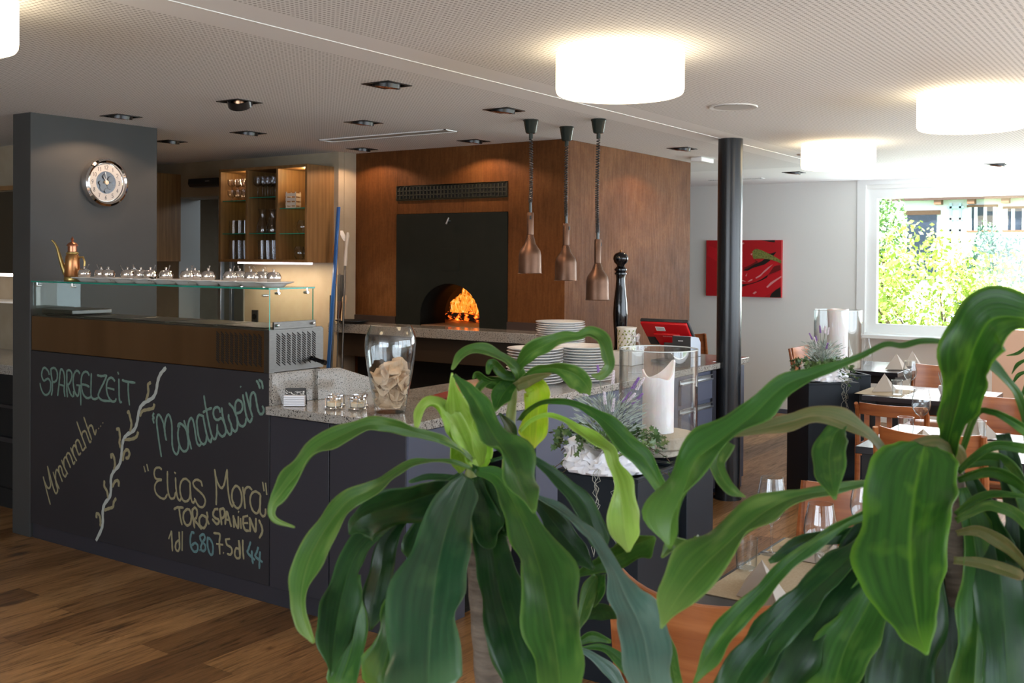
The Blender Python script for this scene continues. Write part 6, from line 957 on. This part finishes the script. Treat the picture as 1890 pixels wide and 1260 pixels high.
# ================= tables =================
def table(l,x0,x1,y0,y1,z=.74):
    t=thing('dining_table',l,'table',((x0+x1)/2,(y0+y1)/2,0),group=None); a=(x1-x0)/2; b=(y1-y0)/2
    MB().box(-a,a,-b,b,z-.035,z).build('table_top',m_tabletop,t,bevel=.003)
    MB().box(-a+.05,a-.05,-b+.05,b-.05,z-.10,z-.035).build('apron',m_black,t)
    for sx in (-1,1):
        for sy in (-1,1): MB().box(sx*(a-.055)-.03,sx*(a-.055)+.03,sy*(b-.055)-.03,sy*(b-.055)+.03,0,z-.035).build('leg',m_black,t,bevel=.002)
    return t
table('dark table nearest the camera, mostly behind the big leaves',2.42,3.20,.32,1.135)
table('dark table behind the slatted wooden chair at the right edge',4.98,5.80,.50,1.42)
table('dark laid table right of the far pedestals',6.90,7.62,1.19,1.93)
table('dark laid table below the big window, farthest from the bar',8.44,9.30,2.08,2.88)
TZ=.7405
# chairs
def chair(l,x,y,rz,w=.42,top=.86,grp='beech dining chairs',bow=.065):
    t=thing('dining_chair',l,'chair',(x,y,0),rz=rz,group=grp)
    # local: back at -x side, faces +x
    n=12; vs=[]; fs=[]
    def bx(u): return -.215-bow*(1-(2*u-1)**2)
    for (z,off,) in (((.50,.02),(.66,.0),(.80,-.018),(top,-.026)) if top>.8 else ((top-.075,-.012),(top-.05,-.014),(top-.02,-.016),(top,-.018))):
        for i in range(n+1):
            u=i/n; y_=(u-.5)*w; zz=z+( -.014*(1-(2*u-1)**2) if z==top and top>.8 else 0)
            vs.append((bx(u)+off-.007,y_,zz)); vs.append((bx(u)+off+.007,y_,zz))
    m_=2*(n+1)
    for r_ in range(3):
        for i in range(n):
            a=r_*m_+2*i; fs.append((a,a+2,a+2+m_,a+m_)); fs.append((a+1,a+1+m_,a+3+m_,a+3))
    for i in range(n): a=3*m_+2*i; fs.append((a,a+2,a+3,a+1)); a=2*i; fs.append((a,a+1,a+3,a+2))
    for r_ in range(3):
        a=r_*m_; fs.append((a,a+m_,a+m_+1,a+1)); a=r_*m_+2*n; fs.append((a,a+1,a+m_+1,a+m_))
    MB().add(vs,fs,True).build('backrest',m_beech,t,bevel=.003)
    for s in (-1,1):
        MB().tube([(-.225,s*(w/2+.012),.0),(-.215,s*(w/2+.012),.44),(-.222,s*(w/2+.012),.66),(-.262,s*(w/2+.012),top-.005)],[.016,.019,.017,.013],8,flat=1.0).build('rear_post',m_beech,t)
        MB().box(.17,.205,s*(w/2-.02)-.017,s*(w/2-.02)+.017,0,.43).build('front_leg',m_beech,t,bevel=.003)
        MB().box(-.21,.18,s*(w/2-.005)-.010,s*(w/2-.005)+.010,.37,.425).box(-.21,.18,s*(w/2-.005)-.009,s*(w/2-.005)+.009,.17,.20).build('side_rail',m_beech,t)
    MB().box(-.22,.225,-w/2,w/2,.425,.455).build('seat',m_beech,t,bevel=.008)
    if top<.8:
        for q in range(5): MB().box(-.262,-.25,-w/2+.05+q*.07,-w/2+.08+q*.07,.455,top-.07).build('slat',m_beech,t)
    MB().box(.17,.19,-w/2,w/2,.37,.425).box(-.225,-.205,-w/2,w/2,.37,.425).build('cross_rail',m_beech,t)
    return t
chair('wooden chair nearest the camera, its curved back behind the central leaves',2.42,.955,0,w=.43,top=.885,bow=.10)
chair('wooden chair with its back to the camera in front of the right edge table',5.15,1.07,0,w=.44)
chair('wooden chair facing the camera across the nearest table',3.28,.97,PI,w=.40)
chair('wooden chair seen end on left of the farthest table',9.02,2.82,-PI/2,w=.42)
chair('wooden chair on the far side of the right edge table',6.14,.98,PI,w=.40)
chair('wooden chair on the far side of the laid table beside the far pedestals',7.83,1.66,PI,w=.40)
chair('low wooden chair pushed under the laid table beside the far pedestals',6.98,1.70,0,w=.40,top=.715)
chair('wooden chair right of the farthest table below the window',9.02,1.97,PI/2,w=.40)
chair('wooden chair top just visible between cash register and column',10.25,4.62,0,w=.42)
chair('wooden chair cut off by the right edge, beside the arching leaf',5.65,.58,PI/2,w=.42,top=.90)
# napkins, mats, glasses, cutlery
def napkin(l,x,y,rz,s=.12,h=.115):
    mb=MB(); a=s
    A_=Vector((-a,0,0)); B_=Vector((a,0,0)); T_=Vector((0,0,h)); F_=Vector((0,-.065,0)); K_=Vector((0,.065,0))
    for k in range(2):
        d=.003*k
        mb.add([A_+Vector((0,-d,0)),F_+Vector((0,-d,0)),T_,B_+Vector((0,-d,0)),K_+Vector((0,d,0))],[(0,1,2),(1,3,2),(3,4,2),(4,0,2)])
    mb.tube([A_+Vector((0,0,.001)),T_],.0022,5).tube([F_+Vector((0,0,.001)),T_],.0018,5)
    o=mb.build('napkin',m_napkin); o.location=(x,y,TZ+.004); o.rotation_euler=(0,0,rz); tag(o,l,'napkin','taupe napkins folded to pyramids')
def placemat(l,x,y,rz=0,a=.21,b=.15):
    o=MB().box(-a,a,-b,b,0,.002).build('placemat',m_placemat); o.location=(x,y,TZ); o.rotation_euler=(0,0,rz); tag(o,l,'placemat','straw coloured placemats')
WG=[(.0005,.003),(.03,.002),(.036,.0),(.036,.0015),(.008,.006),(.0042,.014),(.0038,.085),(.008,.098),(.026,.112),(.040,.135),(.0445,.158),(.042,.185),(.036,.215),(.033,.232),(.0322,.232),(.0352,.215),(.041,.185),(.0435,.158),(.039,.136),(.025,.114),(.006,.101)]
W0=None;K0=None
def wineglass(l,x,y,s=1):
    global W0
    if W0 is None: W0=MB().lathe(WG,n=32).build('wine_glass',m_glass); o=W0
    else: o=W0.copy(); C.objects.link(o)
    o.location=(x,y,TZ); o.scale=(s,s,s); tag(o,l,'wine glass','wine glasses on the laid tables')
def tumbler(l,x,y,s=1):
    global K0
    if K0 is None: K0=MB().lathe([(.0005,.006),(.028,.006),(.030,.0),(.0345,.10),(.0355,.10),(.0315,0),(.0005,0)],n=28).build('water_tumbler',m_glass); o=K0
    else: o=K0.copy(); C.objects.link(o)
    o.location=(x,y,TZ); o.scale=(s,s,s); tag(o,l,'tumbler','water tumblers on the laid tables')
wineglass('large wine glass standing clear on the nearest table between the leaves',2.985,1.095)
wineglass('wine glass mostly hidden by leaves on the nearest table, right of the clear one',2.74,.87)
wineglass('wine glass on the nearest table in front of the facing chair',3.12,.86,.95)
wineglass('wine glass right of the front napkin on the table beside the far pedestals',7.07,1.665,.98)
wineglass('wine glass standing alone on the right edge table left of the vertical leaf',5.44,1.225,1.04)
wineglass('wine glass half hidden by the vertical leaf on the table beside the far pedestals',7.10,1.26)
tumbler('water tumbler in front of the napkin on the table beside the far pedestals',7.03,1.735)
tumbler('water tumbler on the right edge table left of the vertical leaf',5.32,1.27,1.1)
tumbler('water tumbler on the right edge table right of the vertical leaf',5.40,.955,1.12)
tumbler('water tumbler left of the clear wine glass on the nearest table',2.80,1.10,.9)
tumbler('water tumbler among the leaves on the nearest table',2.98,.93,1)
napkin('folded napkin left on the table beside the far pedestals',7.20,1.86,R(-25))
napkin('front folded napkin on the farthest table',8.72,2.16,R(-30),.125,.125)
napkin('rear folded napkin on the farthest table below the window',9.08,2.12,R(-20),.125,.125)
napkin('small folded napkin behind the far candle glass',9.10,2.66,R(20),.11,.13)
napkin('folded napkin right of the vertical leaf on the right edge table',5.55,.99,R(-60),.12,.12)
napkin('folded napkin behind the backrest of the chair at the right edge table',5.28,1.18,R(10),.12,.06)
napkin('flat folded napkin on the nearest table beside the cutlery',3.02,1.00,R(60),.12,.035)
napkin('large folded napkin nearest the camera, behind the leaves',2.60,.98,R(40),.13,.09)
placemat('straw placemat under the clear wine glass on the nearest table',2.86,.96,R(90),.16,.33)
placemat('straw placemat at the right edge table',5.3,.95,R(0),.2,.15)
placemat('straw placemat on the table beside the far pedestals',7.15,1.84,0,.2,.15)
def fork(l,x,y,rz,knife=False):
    mb=MB()
    if knife: mb.box(-.10,.0,-.005,.005,0,.002).prism([(0,-.008),(.10,-.008),(.115,.0),(.10,.008),(0,.006)],0,.0015,'z')
    else:
        mb.box(-.10,.03,-.004,.004,0,.002); mb.box(.03,.055,-.012,.012,0,.002)
        for k in range(4): mb.box(.055,.10,-.012+k*.0068,-.0085+k*.0068,0,.002)
    o=mb.build('knife' if knife else 'fork',m_chrome); o.location=(x,y,TZ+.003); o.rotation_euler=(0,0,rz); tag(o,l,'knife' if knife else 'fork')
fork('knife lying beside the clear wine glass on the nearest table',3.08,1.08,R(5),True)
fork('fork lying next to the knife on the nearest table',3.06,1.045,R(5))
fork('fork on the right edge table, its tines beyond the leaf',5.20,.78,R(15))
fork('knife on the right edge table in front of the tumbler',5.18,.92,R(-20),True)
t=thing('small_lavender_pot','small lavender plant in a white paper pot on the table beside the far pedestals','potted plant',(7.22,1.47,TZ))
MB().lathe([(.0005,0),(.034,0),(.05,.05),(.046,.065),(.03,.055),(.0005,.05)],n=14).build('paper_pot',m_wrap,t)
rg=random.Random(8); mb=MB()
for i in range(40):
    a=rg.uniform(0,6.28); r=rg.uniform(0,.025); h_=rg.uniform(.09,.17); mb.tube([(r*math.cos(a),r*math.sin(a),.05),(r*1.8*math.cos(a),r*1.8*math.sin(a),.05+h_*.6),(r*2.2*math.cos(a),r*2.2*math.sin(a),h_+.05)],[.002,.0026,.0006],4)
mb.build('foliage',m_sage,t)
mb=MB()
for i in range(3):
    for q in range(8): mb.lathe([(.0005,-.004),(.0045,0),(.0005,.005)],(.006*i-.004,.004*i,.20+i*.02+q*.006),5)
mb.build('flower_spike',m_lav,t)
for (x,y,l) in ((8.95,2.45,'clear glass water bottle among the settings behind the far candle glass'),(8.62,2.52,'wine glass shaped carafe behind the far candle glass')):
    o=MB().lathe([(.0005,0),(.035,0),(.038,.01),(.038,.12),(.015,.17),(.014,.23)],n=20).build('glass_bottle',m_glass); o.location=(x,y,TZ); tag(o,l.replace('wine glass shaped carafe','second clear glass bottle'),'bottle')
o=MB().lathe([(.0005,0),(.028,.0),(.028,.10),(.03,.115),(.0005,.12)],n=20).build('candle_lantern',m_black); o.location=(7.35,1.32,TZ); tag(o,'small black cup beside the lavender pot, far table','cup')
# potted orchid-like flower on the floor behind
# ================= left bar behind the pillar =================
t=thing('back_bar','dark back bar with granite top seen at the left edge behind the pillar','back bar',(3.64,6.0,0))
MB().box(0,.6,-.18,2.6,0,.12).box(.03,.6,-.18,2.6,.12,.86).build('body',m_dark,t)
MB().box(-.02,.62,-.18,2.6,.86,.92).build('granite_top',m_granite,t,bevel=.003)
MB().box(-.0,.3,-.18,2.6,.42,.45).box(-.0,.3,-.18,2.6,.64,.66).build('open_shelf',m_board,t)
t2=thing('back_bar_cupboard','dark upper cupboard with a light strip at the left edge behind the pillar','wall cupboard',(3.9,6.0,1.50))
MB().box(0,.33,-.18,2.6,0,.56).build('body',mat('brown_black_cupboard',(.03,.022,.012),.5),t2,bevel=.002); MB().box(-.01,.01,-.18,2.6,.57,.60).build('cornice',m_oak,t2); MB().box(.0,.02,-.18,2.6,-.022,-.002).build('led_strip',emis('led_strip_white',(1,.84,.72),7),t2)
struct(MB().box(4.25,4.3,5.812,9.2,0,CZ+.05).build('wall_bar',m_beige))
light('bar_led','AREA',(4.0,6.4,1.46),3,(1,.85,.65),target=(4.0,6.4,0),shape='RECTANGLE',size=.2,size_y=.8)
t=thing('slicing_machine','white slicing machine glimpsed at the left edge behind the pillar','slicer',(3.9,6.33,.92))
MB().box(-.18,.14,-.14,.14,0,.10).build('base',m_char,t,bevel=.02)
MB().lathe([(.0005,0),(.135,0),(.14,.012),(.135,.025),(.0005,.03)],n=40,m=Matrix.Translation((-.05,0,.24))@Matrix.Rotation(R(-60),4,'Y')).build('blade_guard',m_porc,t)
MB().box(-.06,.10,-.08,.08,.09,.34).build('carriage',m_frame,t,bevel=.02)
t=thing('bar_jars','white jar row','jar'); bpy.data.objects.remove(t)
for k in range(3):
    o=MB().lathe([(.0005,0),(.03,0),(.035,.02),(.035,.06),(.02,.07),(.0005,.075)],n=18).build('white_jar',m_porc); o.location=(4.08,6.14+.10*k,1.4-.085-.02); tag(o,'small white jar on the narrow shelf under the light strip, %s from the front'%ORD[k],'jar','white jars at the left edge')
t=thing('jar_shelf','narrow shelf holding white jars at the left edge','shelf',(4.0,6.0,1.285)); MB().box(0,.25,-.18,2.4,0,.01).build('board',m_white,t)
rg=random.Random(2)
for k in range(4):
    o=MB().lathe([(.0005,0),(.036,0),(.037,.01),(.037,.17),(.014,.21),(.014,.28),(.0005,.28)],n=16).build('wine_bottle',m_blackgloss); o.location=(3.70,6.02+.09*k,.121); tag(o,'dark bottle in the lower compartment of the back bar, %s from the pillar'%ORD[k],'bottle','dark bottles at the left edge')
o=MB().lathe([(.0005,0),(.025,0),(.04,.03),(.038,.055),(.02,.065),(.0005,.075)],n=18).build('white_teapot',m_porc); o.location=(3.72,6.18,.451); tag(o,'small white pot on the dark shelf of the back bar','pot')
# ================= outside the window =================
struct(MB().box(12.0,60,-40,40,-2.2,-2.0).build('ground_outside',mat('lawn',(.10,.2,.04),.9)))
hs_=thing('chalet_house','white rendered chalet with brown timber eaves and shuttered windows outside the window','house',(25,0,-2))
m_render=mat('white_render',(.85,.84,.82),.9); m_timber=noisy('brown_timber_boards',(.16,.07,.035),(.24,.11,.06),20,.7,(1,14,1)); m_pane=mat('dark_window_pane',(.02,.03,.05),.1); m_shut=mat('pale_blue_shutter',(.45,.62,.66),.5)
MB().box(0,8,-8,6.1,0,5.15).build('wall',m_render,hs_)
MB().box(-.2,8,-8,6.3,5.1,9).build('timber_storey',m_timber,hs_)
MB().box(-.28,-.2,-8,6.5,5.02,5.2).build('balcony_beam',mat('dark_beam',(.06,.03,.02),.7),hs_)
for k in range(9): MB().box(-.25,0,5.2-k*.7,5.35-k*.7,4.92,5.04).build('joist',m_timber,hs_)
dd=MB().box(-.03,.02,5.33,5.98,3.2,4.72).build('doorway',m_pane,hs_); MB().box(-.05,-.0,5.25,6.05,4.70,4.80).build('lintel',m_timber,dd)
for (a,b,z0,z1) in ((4.08,4.66,4.33,4.85),(3.28,3.92,4.33,4.80),(2.5,3.1,4.33,4.80)):
    w_=MB().box(-.02,.02,a,b,z0,z1).build('window',m_pane,hs_)
    mb=MB().box(-.05,-.02,a-.03,b+.03,z0-.04,z0).box(-.05,-.02,a-.03,b+.03,z1,z1+.05); mb.build('frame',m_timber,w_)
    mb=MB(); n_=3
    for q in range(n_): yy=a+(b-a)*q/n_; mb.box(-.045,-.02,yy,yy+.07,z0,z1)
    mb.box(-.045,-.02,b-.07,b,z0,z1); mb.build('casement',m_frame,w_)
for (a) in (4.80,):
    mb=MB(); mb.box(-.08,-.03,a,a+.05,4.0,4.95).box(-.08,-.03,a+.2,a+.25,4.0,4.95)
    for q in range(4): mb.box(-.08,-.03,a-.05,a+.3,4.05+q*.26,4.10+q*.26)
    mb.build('shutter',m_shut,hs_)
def bush(name,l,cat,c,rx,ry,rz_,n,ls,m1,seed,trunk=None,shape=1):
    rg=random.Random(seed); t=thing(name,l,cat,(c[0],c[1],-2))
    mb=MB()
    for i in range(n):
        u_=rg.gauss(0,1); v_=rg.gauss(0,1); w_=rg.gauss(0,1); L_=math.sqrt(u_*u_+v_*v_+w_*w_)+1e-6; rr=rg.uniform(.45,1)**.5*(1+.18*math.sin(5*u_/L_)+.15*math.sin(7*v_/L_))
        p=Vector((u_/L_*rx*rr,v_/L_*ry*rr,c[2]+2+w_/L_*rz_*rr))
        a=Vector((rg.uniform(-1,1),rg.uniform(-1,1),rg.uniform(-1,1))).normalized()*ls*rg.uniform(.6,1.2); b=a.cross(Vector((rg.uniform(-1,1),rg.uniform(-1,1),rg.uniform(-1,1)))).normalized()*ls*.55
        mb.add([p-a,p+b,p+a,p-b],[(0,1,2,3)])
    tag(mb.build('foliage',m1,t),None,kind='stuff')
    mb=MB(); 
    for i in range(26 if trunk else 1):
        a=rg.uniform(0,6.28); k=rg.uniform(.3,.9); mb.tube([(0,0,max(0,c[2]+2-rz_*1.2)),(rx*k*.4*math.cos(a),ry*k*.4*math.sin(a),c[2]+2-rz_*.3),(rx*k*math.cos(a),ry*k*math.sin(a),c[2]+2+rz_*k*.6)],[.04,.022,.008],5)
    mb.tube([(0,0,0),(0,0,c[2]+2)],.06,7); mb.build('trunk',m_twig,t); return t
m_yl=mat('bright_yellow_green_leaf',(.42,.52,.10),.6); m_dg=mat('blue_green_conifer_leaf',(.10,.20,.13),.7); m_mg=mat('mid_green_leaf',(.2,.34,.12),.7)  # bright yellow green is the tree leaf's own colour
bush('maple_tree','bright yellow green leafy tree filling the window outside','tree',(15.5,3.1,.55),.9,2.1,1.35,11000,.05,m_yl,1,True)
bush('conifer_bush','dense blue green rounded bush before the chalet windows','bush',(19,3.15,1.0),.7,.60,1.12,9000,.04,m_dg,2)
bush('garden_tree','light green slender tree left of the chalet doorway','tree',(20,5.35,1.6),.5,.50,1.6,4000,.05,m_mg,3,True)

# ================= big indoor plants in the foreground =================
leafM={'dark':leaf_mat('leaf_dark',(.009,.042,.010),(.016,.068,.014),(.04,.11,.022),.26,.22),
 'deep':leaf_mat('leaf_deep',(.007,.030,.009),(.014,.052,.013),(.03,.09,.02),.3,.18),
 'mid':leaf_mat('leaf_mid',(.026,.095,.013),(.045,.145,.02),(.12,.24,.04),.3,.32),
 'blue':leaf_mat('leaf_glossy_dark',(.014,.052,.022),(.024,.082,.032),(.06,.14,.05),.24,.12,.7),
 'grey':leaf_mat('leaf_grey_green',(.045,.10,.075),(.075,.15,.11),(.14,.22,.16),.22,.12,.9),
 'lite':leaf_mat('leaf_light',(.058,.15,.022),(.095,.21,.035),(.22,.32,.08),.32,.4),
 'young':leaf_mat('leaf_young',(.26,.42,.055),(.38,.55,.10),(.50,.62,.2),.36,.42),
 'yellow':leaf_mat('leaf_yellow',(.32,.44,.02),(.44,.54,.03),(.5,.5,.06),.36,.42),
 'broad':leaf_mat('leaf_broad',(.018,.075,.010),(.04,.135,.015),(.14,.30,.025),.28,.32),
 'dry':leaf_mat('leaf_drying',(.10,.14,.035),(.19,.17,.06),(.28,.22,.10),.45,.3)}
camf=f3.copy()
def make_leaf(parent,org,tone,tilt,data,idx):
    rg=random.Random(idx*7+1)
    pts=[Vector(d[:3]) for d in data]; hw=[d[3] for d in data]
    # resample smoothly
    E_=[pts[0]*2-pts[1]]+pts+[pts[-1]*2-pts[-2]]; H_=[hw[0]]+hw+[hw[-1]]
    Q=[];W_=[]
    for i in range(1,len(E_)-2):
        for s in range(6):
            t=s/6; p0,p1,p2,p3=E_[i-1:i+3]; Q.append(.5*((2*p1)+(p2-p0)*t+(2*p0-5*p1+4*p2-p3)*t*t+(3*p1-p0-3*p2+p3)*t**3))
            ts=t*t*(3-2*t); W_.append(H_[i]*(1-ts)+H_[i+1]*ts)
    Q.append(pts[-1]); W_.append(hw[-1])
    for _ in range(1): W_=[W_[0]]+[(W_[i-1]+2*W_[i]+W_[i+1])/4 for i in range(1,len(W_)-1)]+[W_[-1]*.6]
    n=len(Q); vs=[];uvs=[]; K=[-1,-.8,-.5,-.2,0,.2,.5,.8,1]; ln=0; ph=rg.uniform(0,6); tot=sum((Q[i]-Q[i-1]).length for i in range(1,n)); fq=rg.uniform(42,70)
    for i in range(n):
        d=(Q[min(i+1,n-1)]-Q[max(i-1,0)]).normalized(); view=Q[i]-Vector((0,0,EYE)); view.normalize()
        side=d.cross(view)
        if side.length<.02: side=Vector((1,0,0))
        side.normalize(); nrm=side.cross(d).normalized()
        if nrm.dot(view)>0: nrm=-nrm
        tl=R(tilt+26*math.sin(ln*fq*.3+ph)); s2=side*math.cos(tl)+nrm*math.sin(tl); n2=nrm*math.cos(tl)-side*math.sin(tl)
        k=1/max(.6,math.cos(tl)); w_=W_[i]*k
        if i: ln+=(Q[i]-Q[i-1]).length
        for u in K:
            am=min(1,max(.35,1.55-24*max(hw))); wob=1+am*(.13*math.sin(ln*fq+ph+(2.3 if u>0 else 0))+.05*math.sin(ln*fq*2.3+ph*2+u))*(abs(u)**2)
            v=Q[i]+s2*(u*w_*wob)+n2*(w_*(.30*(abs(u)**1.2)-.06*math.cos(u*9)*.4)+am*w_*.28*math.sin(ln*fq*1.15+ph+(1.9 if u>0 else 0))*u*u)
            vs.append(v-org); uvs.append((.5+u*.5,ln/tot))
    fs=[]; m_=len(K)
    for i in range(n-1):
        for q in range(m_-1): a=i*m_+q; fs.append((a,a+1,a+m_+1,a+m_))
    return MB().add(vs,fs,True).build('leaf',leafM[tone],parent,thick=.0007,uvs=uvs)
m_bark=noisy('grey_brown_cane_bark',(.075,.055,.038),(.165,.125,.09),25,.8,(1,1,6),bs=.5)
m_young_cane=noisy('green_cane',(.12,.16,.03),(.22,.24,.07),20,.6)
m_potc=mat('planter_anthracite',(.03,.032,.035),.4); m_soil=noisy('potting_soil',(.02,.012,.008),(.05,.03,.02),80,.95)
def plantpot(t,r=.16,h=.30):
    MB().lathe([(.0005,0),(r*.8,0),(r*.82,.01),(r,h),(r*.94,h),(r*.93,h-.03)],n=40).build('planter',m_potc,t); MB().lathe([(.0005,h-.03),(r*.93,h-.03)],n=32).build('soil',m_soil,t)
pl={}
oA=Vector((1.05,.745,0)); oB=Vector((1.19,.83,0)); oC=Vector((1.235,.242,0)); oD=Vector((2.35,.02,0))
# one tall plinth planter carries the canes
pA=thing('corn_plant','large dracaena corn plant in the centre foreground with drooping dark and light leaves','plant',oA)
plantpot(pA,.19,.42)
def cane(t,org,pts,rad,m,nm='cane'):
    P_=[Vector(p)-org for p in pts]; Q=[];rr=[]
    for i in range(len(P_)-1):
        for s in range(8): a=s/8; Q.append(P_[i].lerp(P_[i+1],a)); r=rad[i]*(1-a)+rad[i+1]*a; rr.append(r*(1.06 if s%2 else .98))
    Q.append(P_[-1]); rr.append(rad[-1]); return MB().tube(Q,rr,16).build(nm,m,t)
cane(pA,oA,[(1.03,.735,.40),(1.036,.738,.80),(1.038,.739,1.093),(1.044,.77,1.264)],[.022,.021,.0185,.011],m_bark)
cane(pA,oA,[(1.044,.77,1.255),(1.05,.78,1.343),(1.05,.779,1.36)],[.011,.009,.004],m_young_cane,'crown_stem')
cane(pA,oA,[(1.09,.70,.40),(1.12,.70,.9),(1.135,.70,1.17)],[.014,.013,.007],m_bark)
pB=pA; oB=oA
cane(pB,oB,[(1.17,.86,.40),(1.195,.832,1.1),(1.199,.827,1.30)],[.012,.010,.0095],m_bark); cane(pB,oB,[(1.199,.827,1.29),(1.201,.825,1.373),(1.198,.814,1.455)],[.0095,.008,.005],m_young_cane,'crown_stem')
pC=thing('broad_leaf_plant','big dracaena with broad leaves filling the lower right foreground','plant',oC)
plantpot(pC,.19,.45); cane(pC,oC,[(1.25,.24,.42),(1.246,.242,1.14),(1.225,.242,1.40)],[.022,.02,.012],m_bark)
pD=thing('palm_plant','thin leaved palm whose leaf tips enter at the right edge','plant',oD)
plantpot(pD,.15,.35); cane(pD,oD,[(2.35,.02,.33),(2.35,.0,1.2),(2.36,-.02,1.42)],[.02,.018,.008],m_bark)
PL={'A':(pA,oA),'B':(pB,oB),'C':(pC,oC),'D':(pD,oD)}
for i,(k,tone,tilt,data) in enumerate(LEAVES):
    t_,o_=PL[k]; make_leaf(t_,o_,tone,tilt,data,i)
